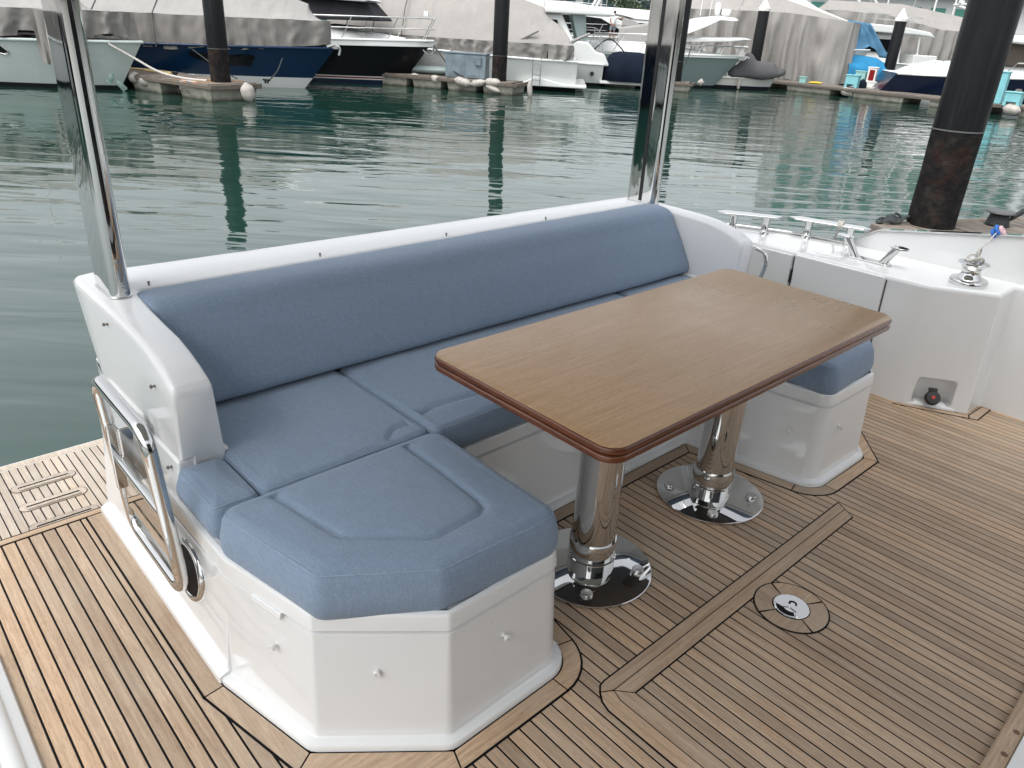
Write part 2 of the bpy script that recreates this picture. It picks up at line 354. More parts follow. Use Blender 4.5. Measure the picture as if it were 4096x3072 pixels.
# hatch frame: king plank across, side plank running forward
board([(1.236, .870), (1.252, .884), (1.272, .888), (2.652, .888), (2.629, .851), (1.268, .851)], 'teak_x', parent=deck, name='king_plank', gap=.0012)
board([(1.268, .850), (2.629, .850), (2.603, .808), (1.306, .808)], 'teak_x', z=.0028, parent=deck, name='king_plank', caulk=.003, gap=.0012)
board([(1.207, -.9), (1.207, .815), (1.216, .845), (1.235, .869), (1.267, .849), (1.255, .815), (1.255, -.9)], 'teak_y', parent=deck, name='king_plank', gap=.0012)
board([(1.256, -.9), (1.256, .815), (1.267, .849), (1.305, .807), (1.305, -.9)], 'teak_y', z=.0028, parent=deck, name='king_plank', caulk=.003, gap=.0012)
board([(-.7, 2.524), (-.7, 2.5535), (.496, 2.5535), (.496, 2.524)], 'teak_x', parent=deck, name='margin_board')
# boards round the foot of the side locker
for q in ([(3.745, 1.13), (3.79, 1.105), (3.925, .84), (3.89, .826)], [(3.89, .824), (3.925, .838), (4.085, .83), (4.085, .792), (3.905, .792)]):
    board(q, 'teak_y', parent=deck)
# ------------------------------------------------------------------ lift ring plate set in the deck
dc = (1.957, .705)
t = thing('deck_lift_ring', 'round chrome lift ring plate inside a four piece teak ring in the deck', 'deck fitting', (dc[0], dc[1], 0))
MB().lathe([(.001, .0015), (.1165, .0015), (.1165, .0030), (.001, .0030)], n=64).build('caulk_joint', 'caulk', t, 30)
for k in range(4):
    a0 = math.radians(62 + 90 * k) + .035; a1 = a0 + PI / 2 - .07
    poly = arc((0, 0), .1115, a0, a1, 14) + arc((0, 0), .0585, a1, a0, 10)
    MB().prism(poly, .001, .0042).build('teak_segment', 'teak_x' if k % 2 else 'teak_y', t, None)
MB().lathe([(.001, .003), (.0555, .003), (.0555, .0056), (.0535, .0072), (.001, .0072)], n=48).build('plate', 'chrome', t, 30)
cres = arc((-.006, .004), .043, math.radians(75), math.radians(200), 14) + arc((-.004, .000), .026, math.radians(195), math.radians(80), 10)
rot_ = Matrix.Rotation(math.radians(28), 4, 'Z')
fo = MB().prism(ccw(cres), .0066, .0078).build('finger_hole_shade', 'dark_bowl', t, None); fo.matrix_basis = rot_  # raised black crescent, its colour stands in for the shade inside the hole
fo = MB().prism(arc((.013, -.004), .0135, 0, 2 * PI * 15 / 16, 15), .0066, .0078).build('pivot_well_shade', 'dark_bowl', t, None); fo.matrix_basis = rot_  # black disc painted as the shade down in the pivot recess
eo = MB().prism(ccw(fillet([(-.050, -.022), (-.030, -.030), (.002, -.012), (.014, -.010), (.016, .002), (.006, .004), (-.004, .022), (.010, .048), (-.002, .051), (-.014, .026), (-.010, .006), (-.026, -.014), (-.046, -.012)], .004, 3)), .0070, .0098).build('ring_handle', 'chrome', t, 40, bevel=(.0012, 2)); eo.matrix_basis = rot_
# ------------------------------------------------------------------ swim platform (structure)
plat = MB(); plat.box(-2.6, 5.0, 2.556, 4.262, ZP - .22, ZP - .0016)
plat = plat.build('swim_platform', ['gelcoat'], None, None, kind='structure')
MB().box(-2.6, 5.0, 2.557, 4.20, ZP - .003, ZP - .0010).build('caulk_bed', 'caulk', plat, None)
MB().box(-2.6, 5.0, 4.208, 4.255, ZP - .02, ZP + .002).build('margin_board', 'platform_teak', plat, None, bevel=(.004, 2))
for k in range(52):
    x0 = -1.0 + PITCH * k
    strip(x0, x0 + PITCH, 2.56, 4.203, 'platform_teak', ZP, plat)
# three drain slots with rounded teak rims
for (y0, x0, x1) in ((3.975, .366, .666), (3.775, .360, .666), (3.575, .358, .664)):
    yy = y0
    poly = lambda r: arc((x0 + .04, yy), r, PI / 2, 3 * PI / 2, 12) + arc((x1 - .04, yy), r, -PI / 2, PI / 2, 12)
    s_ = MB().prism(poly(.040), ZP - .002, ZP + .0012).build('slot_rim_joint', 'caulk', plat, None)
    MB().prism(poly(.0365), ZP - .002, ZP + .0024).build('slot_rim', 'platform_teak', plat, None)
    MB().prism([(x0 + .035, yy - .010), (x1 - .035, yy - .010), (x1 - .035, yy + .010), (x0 + .035, yy + .010)], ZP - .001, ZP + .0032).build('drain_slot', 'caulk', plat, None)
    MB().box(x0 + .035, x1 - .035, yy - .0315, yy - .011, ZP + .002, ZP + .010).build('slot_lip', 'platform_teak', plat, None, bevel=(.003, 2))
# ------------------------------------------------------------------ sofa
sofa = thing('cockpit_sofa', 'U-shaped white moulded cockpit sofa with blue woven cushions behind the table', 'sofa', (CX, 1.8, 0))
INV = Matrix.Translation((-CX, -1.8, 0))
def sp(o, par=None):            # keep world coordinates under the sofa root
    o.parent = par or sofa
    if par is None: o.matrix_parent_inverse = INV
    return o
fr_ = [.0, .0, .035, .035] + [0] * NT_ + [.04]; FB = fillet(BODY, fr_ + fr_[::-1], 5)
prof = [(.027, -.002), (.027, .012), (.024, .018), (.005, .022), (.000, .028), (-.018, .333), (-.030, .3365), (-.030, .3445), (-.015, .3475), (-.018, .383), (-.022, .391), (-.032, .394)]
mb = MB(); mb.rings([[(x, y, z) for x, y in offset(FB, o)] for o, z in prof], True, False, False)
mb.prism([(.55, 1.5), (.62, 1.24), (.85, 1.05), (1.16, 1.05), (1.18, 1.07), (1.28, 1.585), (1.28, 1.64), (.55, 1.64)], .36, .3935); mb.prism([(.55, 1.60), (3.35, 1.60), (3.35, 2.45), (.55, 2.45)], .36, .393)
mb.prism(ccw([mir(p) for p in [(.55, 1.5), (.62, 1.24), (.85, 1.05), (1.16, 1.05), (1.18, 1.07), (1.28, 1.585), (1.28, 1.64), (.55, 1.64)]]), .36, .3935)
mb.build('seat_base', 'gelcoat', None, 40, wn=True); sp(C.objects['seat_base'])
# arm bases on either side, the arm and back coaming above them
def both(fn):
    fn(lambda p: p, 1); fn(mir, -1)
def armbase(f, s):
    a = [(.4965, 1.537), (.70, 1.537), (.70, 2.553), (.4965, 2.525)]; b = [(.535, 1.54), (.70, 1.54), (.70, 2.525), (.535, 2.525)]
    r0 = [f((x, y, 0.)) for x, y in [(.470, 1.537), (.70, 1.537), (.70, 2.525), (.470, 2.525)]]; r1 = [f((x, y, .024)) for x, y in [(.472, 1.537), (.70, 1.537), (.70, 2.525), (.472, 2.525)]]
    r2 = [f((x, y, .034)) for x, y in a]; r3 = [f((x, y, .392)) for x, y in b]
    if s < 0: r0, r1, r2, r3 = [r[::-1] for r in (r0, r1, r2, r3)]
    sp(MB().rings([r0, r1, r2, r3]).build('arm_base', 'gelcoat', None, 40, bevel=(.006, 3)))
    u0 = [f((x, y, .36)) for x, y in [(.5315, 1.846), (.69, 1.846), (.69, 2.527), (.5315, 2.527)]]; u1 = [f((x, y, .508)) for x, y in [(.548, 1.846), (.69, 1.846), (.69, 2.530), (.548, 2.530)]]
    if s < 0: u0, u1 = u0[::-1], u1[::-1]
    sp(MB().rings([u0, u1]).build('arm_base', 'gelcoat', None, 40, bevel=(.008, 3)))
both(armbase)
sp(MB().add([(.52, 2.2, .50), (3.38, 2.2, .50), (3.38, 2.515, .50), (.52, 2.515, .50), (.52, 2.2, -.95), (3.38, 2.2, -.95), (3.38, 2.50, -.95), (.52, 2.50, -.95)],
         [(0, 1, 2, 3), (7, 6, 5, 4), (0, 4, 5, 1), (1, 5, 6, 2), (2, 6, 7, 3), (3, 7, 4, 0)]).build('transom_wall', 'gelcoat', None, 40, bevel=(.015, 3)))
st = []           # stations: outer, inner, top height
for y, zt in ((1.838, .716), (1.842, .725), (1.850, .731), (1.90, .753), (1.96, .772), (2.03, .787), (2.12, .794), (2.25, .798), (2.36, .800)):
    st.append(((.557, y), (.662 + max(0, (y - 2.2)) * .12, y), zt))
st += [((.557, 2.52), (.690, 2.43), .800), ((.557, 2.63), (.697, 2.438), .800), ((.562, 2.672), (.702, 2.44), .800), ((.578, 2.698), (.706, 2.44), .800), ((.62, 2.712), (.712, 2.44), .800), ((.70, 2.714), (.74, 2.44), .800)]
st += [((x, 2.712), (x, 2.44), .800) for x in (.9, 1.3, 1.7)]
st = st + [((2 * CX - a[0], a[1]), (2 * CX - b[0], b[1]), z) for a, b, z in st[::-1]]
st = [((a[0], a[1] - max(0, a[1] - 2.45) * .34 * max(0, min(1, (a[0] - .6) / 2.6))), b, z) for a, b, z in st]
def station(o, i, zt, shrink=0.):
    o, i = Vector(o), Vector(i); d = (i - o).normalized(); L = (i - o).length; rr = .022
    pts = [(-0.004, .515)]; pts += [(0, zt - rr)]
    pts += [(rr * (1 - math.cos(a)), zt - rr + rr * math.sin(a)) for a in (.4, .8, 1.2, PI / 2)]
    ri = .016; pts += [(L - ri + ri * math.sin(a), zt - ri + ri * math.cos(a)) for a in (0, .5, 1.0, PI / 2)]
    pts += [(L + .010, .515), (L + .012, .38), (.03, .38), (.03, .515)]
    cxm = L / 2; czm = (zt + .5) / 2
    if shrink: pts = [(p + (cxm - p) * shrink / (L / 2), z + (czm - z) * shrink / .12) for p, z in pts]
    return [(o.x + d.x * p, o.y + d.y * p - (max(0, o.y - 2.40) * .62 * max(0, (zt - .05 - z) / (zt - .565)) if p < .02 else 0), z) for p, z in pts]
rs = [station((st[0][0][0], 1.832), (st[0][1][0], 1.833), .712, .007)] + [station(*s_) for s_ in st] + [station((st[-1][0][0], 1.832), (st[-1][1][0], 1.833), .712, .007)]
sp(MB().rings(rs).build('back_coaming', 'gelcoat', None, 50))
# cushions
def cushion(name, outline, z0, z1, r=.032, seams=(), crown=.010, bulge=.008, N=190, rings=38, gw=.0085, gd=.010, fil=.035, pipe=True, mat='blue_fabric', par=None, seed=0., sagtop=None):
    ol = resample(fillet(ccw(outline), fil, 6), N); mb = MB(); rsz = []
    H = z1 - z0
    side = [(-.020, z0), (-.004, z0 + .008)] + [(bulge * math.sin(PI * t), z0 + .012 + (H - .012 - r) * t) for t in (.12, .3, .5, .7, .9)] + [(0, z1 - r)]
    side += [(-r + r * math.cos(a), z1 - r + r * math.sin(a)) for a in (.3, .6, .9, 1.2, 1.45)]
    def wob(x, y, z): return noise.noise(Vector((x * 6 + seed, y * 6, z * 9))) * .0028 + noise.noise(Vector((x * 22 + seed, y * 22, z * 22))) * .0009
    for o, z in side:
        rsz.append([(x, y, z + wob(x, y, z) * .8) for x, y in offset(ol, o)])
    base = offset(ol, -r * .98); cx = sum(p[0] for p in base) / N; cy = sum(p[1] for p in base) / N
    tops = []
    for k in range(rings):
        t = 1 - k / rings
        ring = []
        for x0, y0 in base:
            x = cx + (x0 - cx) * t; y = cy + (y0 - cy) * t
            z = z1 + crown * (1 - t * t) + wob(x, y, 1.)
            for sm in seams:
                d = min(segdist((x, y), a, b) for a, b in zip(sm, sm[1:])); z -= gd * math.exp(-(d / gw) ** 2) + .0032 * math.exp(-(d / (gw * 3.2)) ** 2)
            ring.append((x, y, z))
        tops.append(ring)
    mb.rings(rsz + tops, True, True, True)
    o = mb.build(name, mat, None, 60); sp(o, par)
    if pipe:
        pr = offset(ol, -r * .293); pz = z1 - r * .293
        p = MB().tube([(x, y, pz + wob(x, y, 1.) * .8) for x, y in pr], .0017, 6, True).build('piping', 'piping_blue', None, 60); p.parent = o
    return o
CH = [(.524, 1.5915), (.598, 1.208), (.834, 1.052), (1.214, 1.036), (1.224, 1.5915)]
PANEL = [(.667, 1.60), (.690, 1.44), (.716, 1.296), (.735, 1.277), (.875, 1.166), (.90, 1.157), (1.035, 1.163), (1.060, 1.180), (1.068, 1.215), (1.086, 1.60)]
cushion('chaise_cushion', CH, .374, .511, .042, [PANEL], fil=.05, rings=46, N=220)
cushion('chaise_cushion', [mir(p) for p in CH], .374, .511, .042, [[mir(p) for p in PANEL]], fil=.05, rings=46, N=220, seed=5)
for f in (lambda p: p, mir):
    cushion('seat_cushion', [f(p) for p in [(.6625, 1.5925), (1.2065, 1.5925), (1.2065, 2.16), (.6625, 2.16)]], .398, .501, .03, [[f(p) for p in [(1.07, 1.60), (1.085, 1.64), (1.125, 1.668), (1.20, 1.672), (1.23, 1.675)]]], seed=2, fil=.03)
    cushion('corner_cushion', [f(p) for p in [(.531, 1.5925), (.6615, 1.5925), (.6615, 1.836), (.531, 1.836)]], .398, .503, .03, N=120, rings=22, seed=3, fil=.025)
MID = [(1.2075, 1.578), (2.6925, 1.578), (2.6925, 2.16), (1.2075, 2.16)]
cushion('seat_cushion', MID, .398, .503, .03, [[(1.19, 1.690), (1.30, 1.712), (1.45, 1.694), (2.0, 1.690), (2.45, 1.694), (2.60, 1.712), (2.71, 1.69)]], seed=4, N=320, rings=44, fil=.03)
# back cushion: section swept along its length
sec = [(2.150, .506), (2.118, .510), (2.098, .526), (2.106, .56), (2.146, .63), (2.184, .695), (2.222, .750), (2.238, .775), (2.256, .795), (2.280, .808), (2.32, .814), (2.375, .814), (2.408, .806), (2.424, .788), (2.42, .76), (2.40, .70), (2.33, .60), (2.27, .51)]
sec = [(p[0], p[1]) for p in bez([(a, b, 0) for a, b in sec + sec[:1]], 3)[:-1]]
scy = sum(p[0] for p in sec) / len(sec); scz = sum(p[1] for p in sec) / len(sec)
xs = [.668, .669, .674, .684, .70, .73] + [.8 + k * .055 for k in range(43)]; xs = [x for x in xs if x < CX] ; xs = xs + [2 * CX - x for x in xs[::-1]]
rs = []
for i, x in enumerate(xs):
    e = min(i, len(xs) - 1 - i); sh = [.060, .030, .014, .005, .001, 0][min(e, 5)]
    ring = []
    for y, z in sec:
        wv = noise.noise(Vector((x * 3, y * 5, z * 5))) * .004 + noise.noise(Vector((x * 16, y * 16, z * 16))) * .0012
        l = math.hypot(y - scy, z - scz); k = max(0, 1 - sh / max(l, .02) * .5)
        xx = x
        ring.append((xx, scy + (y - scy) * k + wv, scz + (z - scz) * k + wv * .5))
    rs.append(ring)
bc = sp(MB().rings(rs).build('back_cushion', 'blue_fabric', None, 60))
# snap studs
def stud(loc, d, dark=False, s=1.):
    d = Vector(d).normalized(); mb = MB(); mb.lathe([(.0075, 0), (.0075, .004), (.0045, .006), (.0045, .011), (.0085, .013), (.0092, .018), (.0080, .022), (.004, .0225), (.0032, .019), (.0005, .019)], n=16, mi=0)
    mb.v = [(a * s, b * s, c * s) for a, b, c in mb.v]
    o = mb.build('snap_stud', 'stud_metal' if dark else 'plastic_white', None, 40); o.matrix_world = Matrix.Translation(loc) @ d.to_track_quat('Z', 'Y').to_matrix().to_4x4()
    mw = o.matrix_world.copy(); o.parent = sofa; o.matrix_parent_inverse = INV; o.matrix_basis = mw
stud((.561, 1.349, .234), (-.97, -.22, 0)); stud((.707, 1.137, .226), (-.63, -.77, 0)); stud((1.005, 1.026, .233), (0, -1, 0))
stud((2.640, 1.139, .217), (-.97, -.2, 0)); stud((2.815, 1.026, .229), (0, -1, 0))
for y, z, x in ((2.32, .752, .556), (1.960, .690, .556), (1.890, .475, .544), (1.783, .143, .509)): stud((x, y, z), (-1, 0, .05), True, .62)
for x, y in ((.733, 2.470), (1.345, 2.468), (1.93, 2.458), (2.51, 2.450)): stud((x, y, .800), (0, 0, 1), True, .55)
# locker door notch and round deck-wash porthole on the side
sp(MB().add([(.5385, 1.425, .3475), (.5605, 1.318, .3475), (.5585, 1.318, .329), (.5365, 1.425, .329), (.555, 1.43, .3475), (.577, 1.323, .3475), (.577, 1.323, .325), (.555, 1.43, .325)],
         [(0, 1, 5, 4), (3, 7, 6, 2), (0, 3, 2, 1), (4, 5, 6, 7), (0, 4, 7, 3), (1, 2, 6, 5)]).build('finger_pull', 'gelcoat', None, 40, bevel=(.003, 2)))
pv = MB(); pv.lathe([(.072, -.030), (.072, .004), (.078, .010), (.086, .010), (.092, .004), (.094, -.004), (.092, -.03)], n=40, axis='x')
pv.v = [(-a, b, c) for a, b, c in pv.v]; pv.f = [f[::-1] for f in pv.f]
pr_ = pv.build('porthole_ring', 'chrome', None, 50); pr_.location = (.5135, 1.772, .210); pr_.rotation_euler = (0, .105, 0); sp(pr_)
pd = MB(); pd.lathe([(.001, .0045), (.05, .0045), (.075, .0060), (.075, -.02), (.001, -.02)], n=40, axis='x'); pd.v = [(-a, b, c) for a, b, c in pd.v]; pd.f = [f[::-1] for f in pd.f]
pd_ = pd.build('porthole_glass', 'dark_bowl', None, 50); pd_.location = (.5135, 1.772, .210); pd_.rotation_euler = (0, .105, 0); sp(pd_)
# ------------------------------------------------------------------ poles carrying the overhang
def pole(x, side, label):
    t = thing('stanchion_pole', label, 'pole', (x, 2.475, .800))
    a, b = .030, .065       # half width, half straight length: stadium section, long side fore and aft
    ring = [(a * math.cos(q), b + a * math.sin(q)) for q in [PI * k / 14 for k in range(15)]] + [(a * math.cos(q), -b + a * math.sin(q)) for q in [PI + PI * k / 14 for k in range(15)]]
    MB().rings([[(p, q, 0) for p, q in ring], [(p, q, 1.96) for p, q in ring]]).build('tube', 'chrome', t, 40)
    MB().rings([[(p * 1.12, q * 1.03, .0005) for p, q in ring], [(p * 1.12, q * 1.03, .005) for p, q in ring]]).build('foot_flange', 'chrome', t, 40, bevel=(.002, 2))
    for z, dx in ((.115, 0), (.045, .004), (.028, .006)):
        o = MB().lathe([(.001, .0036), (.004, .0036), (.0045, .0028), (.0075, .0026), (.0080, 0), (.001, 0)], n=16).build('screw', 'brushed_steel', t, 40)
        o.location = (dx, -b - a + .001, z); o.rotation_euler = (PI / 2, 0, 0)
    if side < 0:
        MB().box(-a - .003, -a + .002, -.012, .006, .01, 1.96).build('track_slot', 'rubber', t, None)
    return t
pole(.628, 1, 'flat sided chrome pole standing on the left end of the sofa back')
pole(3.262, -1, 'chrome pole with a black slot standing on the right end of the sofa back')
# ------------------------------------------------------------------ table
TZ = .76
tb = thing('cockpit_table', 'varnished wooden folding table on two chrome pedestals inside the sofa', 'table', (CX, 1.24, 0))
def rrect(x0, x1, y0, y1, r, seg=8): return fillet([(x0, y0), (x1, y0), (x1, y1), (x0, y1)], r, seg)
TR = rrect(-.765, .765, -.35, .35, .055)
def leaf(z0, z1, name, top):
    e = MB(); e.rings([[(x, y, z) for x, y in offset(TR, o)] for o, z in ((-.006, z0), (-.001, z0 + .002), (0, z0 + .006), (0, z1 - .006), (-.002, z1 - .002), (-.006, z1))]); o = e.build(name, 'table_edge', tb, 40)
    if top: MB().rings([[(x, y, z) for x, y in offset(TR, q)] for q, z in ((-.0045, z1 - .002), (-.005, z1 + .0004), (-.0065, z1 + .001))]).build('veneer_top', 'table_wood', o, 30)
    return o
leaf(TZ - .0200, TZ - .001, 'upper_leaf', True); leaf(TZ - .0420, TZ - .0225, 'lower_leaf', False)
MB().box(-.735, .735, -.32, .32, TZ - .0235, TZ - .019).build('hinge_core', 'rubber', tb, None); MB().box(-.73, .73, -.315, .315, TZ - .0435, TZ - .0415).build('underside_panel', 'under_panel', tb, None)
for px in (-.347, .347):
    col = MB().lathe([(.001, .12), (.071, .12), (.071, TZ - .05), (.001, TZ - .05)], n=48).build('pedestal', 'chrome', tb, 40); col.location = (px, .003, 0)
    MB().lathe([(.001, .012), (.0775, .012), (.0775, .060), (.0800, .0615), (.0805, .0635), (.0800, .0655), (.0770, .067), (.0770, .128), (.0755, .131), (.001, .131)], n=48).build('collar', 'chrome', col, 40)
    MB().lathe([(.001, .003), (.203, .003), (.205, .006), (.204, .010), (.200, .0125), (.001, .0125)], n=72).build('base_plate', 'chrome', col, 40)
    for k in range(4):
        a = math.radians(38 + 90 * k); b = MB().lathe([(.001, .012), (.0195, .012), (.0195, .0225), (.0180, .0243), (.001, .0247)], n=24).build('bolt', 'brushed_steel', col, 40); b.location = (.158 * math.cos(a), .158 * math.sin(a), 0)
# ------------------------------------------------------------------ folded boarding gate
gt = thing('boarding_gate', 'chrome tube gate with a polished cross plate folded back against the sofa side', 'gate', (.440, 1.88, 0))
loop = fillet([(-.185, .205), (.185, .215), (.185, .712), (-.185, .700)], .055, 7)
MB().tube([(.028 * (.71 - z) / .5, y, z) for y, z in loop], .0180, 14, True).build('frame', 'chrome', gt, 60)
MB().tube([(.014, -.185, .448), (.014, .185, .455)], .0115, 12).build('cross_bar', 'chrome', gt, 60)
MB().box(.012, .021, -.178, .178, .310, .447).build('cross_plate', 'chrome', gt, 40, bevel=(.002, 2))
hb = MB().box(.020, .100, .150, .232, .375, .555).build('hinge_block', 'chrome', gt, 40, bevel=(.006, 3))
MB().box(-.004, .022, .165, .180, .36, .57).build('hinge_pin', 'chrome', hb, 40, bevel=(.004, 2))
# ------------------------------------------------------------------ low white sill at the left and teak threshold at the right
sill = MB(); pr = [(.062, 0), (.058, .014), (.046, .022), (.034, .026), (.026, .040), (.012, .047), (-.004, .047), (-.010, .040), (-.016, .048), (-.040, .052), (-.5, .052), (-.5, 0)]
yend = [(2.012, 0.), (2.0, .012), (1.97, 0.)]
sill.rings([[(x - .0, y, z * s) for x, z in pr] for y, s in ((2.02, .35), (2.008, .8), (1.98, 1), (1.2, 1), (-.4, 1))]); sill = sill.build('side_sill', 'gelcoat', None, 40); tag(sill, 'low rounded white moulding along the deck in the bottom left corner', 'sill')
th = thing('door_threshold', 'teak door threshold with plugged screws in the bottom right corner', 'threshold', (2.0, .05, 0))
MB().prism([(-.6, .000), (2.1, .024), (2.1, .070), (-.6, .046)], 0, .034).build('teak_frame', 'teak_x', th, 40, bevel=(.010, 3))
MB().prism([(-.6, -.040), (2.1, -.016), (2.1, .0235), (-.6, -.0005)], 0, .037).build('white_strip', 'gelcoat', th, 40, bevel=(.003, 2))
MB().prism([(-.6, -.13), (2.1, -.11), (2.1, -.0165), (-.6, -.0405)], 0, .044).build('rubber_seal', 'rubber', th, 40, bevel=(.004, 2))
for k in range(26):
    o = MB().lathe([(.001, 0), (.008, 0), (.008, .0012), (.001, .0012)], n=14).build('plug', 'table_edge', th, 40); o.location = (-.55 + k * .10, .0155 + (k * .10) * .0089, .0338)
# ------------------------------------------------------------------ overhang and saloon bulkhead (never in frame, but they shade and mirror)
roof = MB(); roof.rings([[(x, y, z) for x, y in offset(rrect(-1.05, 2.75, -1.2, 2.78, .35), o)] for o, z in ((-.05, 2.74), (0, 2.765), (0, 2.84), (-.06, 2.89))]); roof.build('cockpit_roof', 'roof_white', None, 40, kind='structure')
bk = MB(); bk.box(-.9, 2.4, -1.40, -1.32, 0, 2.0); bk = bk.build('saloon_bulkhead', 'gelcoat', None, None, kind='structure')
MB().box(-.7, 2.2, -1.318, -1.305, .12, 1.8).build('saloon_door_glass', 'dark_glass', bk, None)
# ------------------------------------------------------------------ side deck: coaming, locker, gunwale
inn0 = [(4.105, -1.2), (4.095, .848), (3.945, .853), (3.782, 1.111), (3.765, 1.31), (3.752, 1.80), (3.735, 2.05), (3.70, 2.60)]
inn1 = [(4.135, -1.2), (4.115, .868), (3.895, .868), (3.735, 1.1215), (3.722, 1.31), (3.710, 1.80), (3.694, 2.05), (3.66, 2.60)]
out1 = [(3.74, 2.62), (3.92, 2.36), (4.06, 2.08), (4.15, 1.80), (4.20, 1.50), (4.215, 1.0), (4.215, -1.2)]
out0 = [(3.78, 2.62), (3.90, 2.34), (4.03, 2.06), (4.12, 1.78), (4.17, 1.48), (4.18, 1.0), (4.18, -1.2)]
mb = MB(); mb.rings([[(x, y, -.95) for x, y in inn0 + out0][::1], [(x, y, 0) for x, y in inn0 + out0], [(x, y, .60) for x, y in [(a + (c - a) * .97, b + (d - b) * .97) for (a, b), (c, d) in zip(inn0, inn1)] + out1], [(x, y, .622) for x, y in offset(inn1 + out1, .010 if area(inn1 + out1) < 0 else -.010)]])
if area(inn0 + out0) < 0: mb.f = [f[::-1] for f in mb.f]
coam = mb.build('side_coaming', 'gelcoat', None, 50, bevel=(.007, 3), kind='structure')
# recess cut into the locker face
d_ = Vector((3.945 - 3.782, .853 - 1.111, 0)).normalized(); nrm = Vector((d_.y, -d_.x, 0))   # along the face / out of it
nrm = nrm if nrm.x < 0 else -nrm
ctr = Vector((3.852, 1.000, .085)) + nrm * .02
cut = MB(); rp = fillet([(-.098, -.070), (.098, -.070), (.090, .078), (-.090, .078)], .022, 5)
cut.rings([[tuple(ctr + d_ * a * k + Vector((0, 0, b)) * k + nrm * h) for a, b in rp] for h, k in ((.10, 1.06), (.0, 1.0), (-.085, .86))]); co_ = cut.build('cutter', 'gelcoat', None, None)
import bmesh as _bm
bmx = _bm.new(); bmx.from_mesh(co_.data); _bm.ops.recalc_face_normals(bmx, faces=bmx.faces); bmx.to_mesh(co_.data); bmx.free()
bmx = _bm.new(); bmx.from_mesh(coam.data); _bm.ops.recalc_face_normals(bmx, faces=bmx.faces); bmx.to_mesh(coam.data); bmx.free()
bo = coam.modifiers.new('recess', 'BOOLEAN'); bo.object = co_; bo.operation = 'DIFFERENCE'; bo.solver = 'EXACT'
bpy.context.view_layer.update(); dg = bpy.context.evaluated_depsgraph_get(); nm = bpy.data.meshes.new_from_object(coam.evaluated_get(dg)); coam.modifiers.clear(); coam.data = nm; bpy.data.objects.remove(co_)
nm.polygons.foreach_set('use_smooth', [True] * len(nm.polygons)); nm.set_sharp_from_angle(angle=math.radians(60)); q_ = coam.modifiers.new('wn', 'WEIGHTED_NORMAL'); q_.keep_sharp = True; q_.weight = 100
# locker doors on the inner face
def face_panel(y0, y1, z0, z1, name):
    def X(y, z):
        for (a, b), (c, d) in zip(zip(inn0, inn0[1:]), zip(inn1, inn1[1:])):
            if min(a[1], b[1]) - 1e-6 <= y <= max(a[1], b[1]) + 1e-6 and abs(b[1] - a[1]) > .02:
                t = (y - a[1]) / (b[1] - a[1]); x0 = a[0] + (b[0] - a[0]) * t; x1 = c[0] + (d[0] - c[0]) * t; return x0 + (x1 - x0) * z / .62
    v = [(X(y, z) - h, y, z) for h in (.010, -.01) for y, z in ((y0, z0), (y1, z0), (y1, z1), (y0, z1))]
    mb = MB(); mb.add(v, [(0, 3, 2, 1), (4, 5, 6, 7), (0, 1, 5, 4), (1, 2, 6, 5), (2, 3, 7, 6), (3, 0, 4, 7)]); return mb.build(name, 'gelcoat', coam, 40, bevel=(.005, 3))
dr = face_panel(1.322, 1.785, .055, .612, 'locker_door'); face_panel(1.80, 2.045, .055, .606, 'locker_panel')
MB().box(3.706, 3.720, 1.788, 1.797, .46, .53).build('hinge', 'rubber', dr, None)
for yy in (1.316, 1.7925):
    xa = 3.752 if yy > 1.5 else 3.765; xb = 3.710 if yy > 1.5 else 3.722
    MB().add([(xa + (xb - xa) * z / .62 - h, y, z) for h in (.004, -.006) for y, z in ((yy - .002, .05), (yy + .002, .05), (yy + .002, .60), (yy - .002, .60))], [(0, 3, 2, 1), (4, 5, 6, 7), (0, 1, 5, 4), (1, 2, 6, 5), (2, 3, 7, 6), (3, 0, 4, 7)]).build('door_gap_shade', 'rubber', coam, None)  # thin black strips colour in the shade of the gaps beside the door
ft = MB().lathe([(.001, .0), (.034, 0), (.036, .006), (.036, .018), (.030, .026), (.001, .028)], n=28).build('drain_plug', 'rubber', coam, 40); ft.location = tuple(Vector((3.852, 1.000, .048)) - nrm * .004); ft.rotation_euler = Vector((nrm.x, nrm.y, .75)).to_track_quat('Z', 'Y').to_euler()
MB().lathe([(.001, .028), (.009, .0285), (.009, .030), (.001, .0305)], n=16).build('red_button', 'red', ft, 40)
MB().box(-.020, .020, .028, .052, .0, .014).build('plug_tab', 'rubber', ft, 40, bevel=(.003, 2))
MB().prism(rrect(3.80, 3.86, 1.60, 1.74, .018), .6195, .6245).build('drain_inset', 'deck_white', coam, None)
# raised gunwale outboard with its cap rail
yv = [1.74, 1.66, 1.58, 1.3, .9, .4, -.2, -1.2]; zt_ = [.628, .672, .722, .772, .842, .925, 1.02, 1.15]
mb = MB(); mb.rings([[(4.150, y, .60), (4.155, y, z), (4.195, y, z), (4.205, y, .60)] for y, z in zip(yv, zt_)]); mb.f = [f[::-1] for f in mb.f]
gw = mb.build('gunwale', 'gelcoat', None, 50, bevel=(.006, 3), kind='structure')
MB().rings([[(4.146, y, z + .001), (4.146, y, z + .009), (4.204, y, z + .009), (4.204, y, z + .001)] for y, z in zip(yv[1:], zt_[1:])]).build('cap_rail', 'chrome', gw, 50, bevel=(.003, 2))
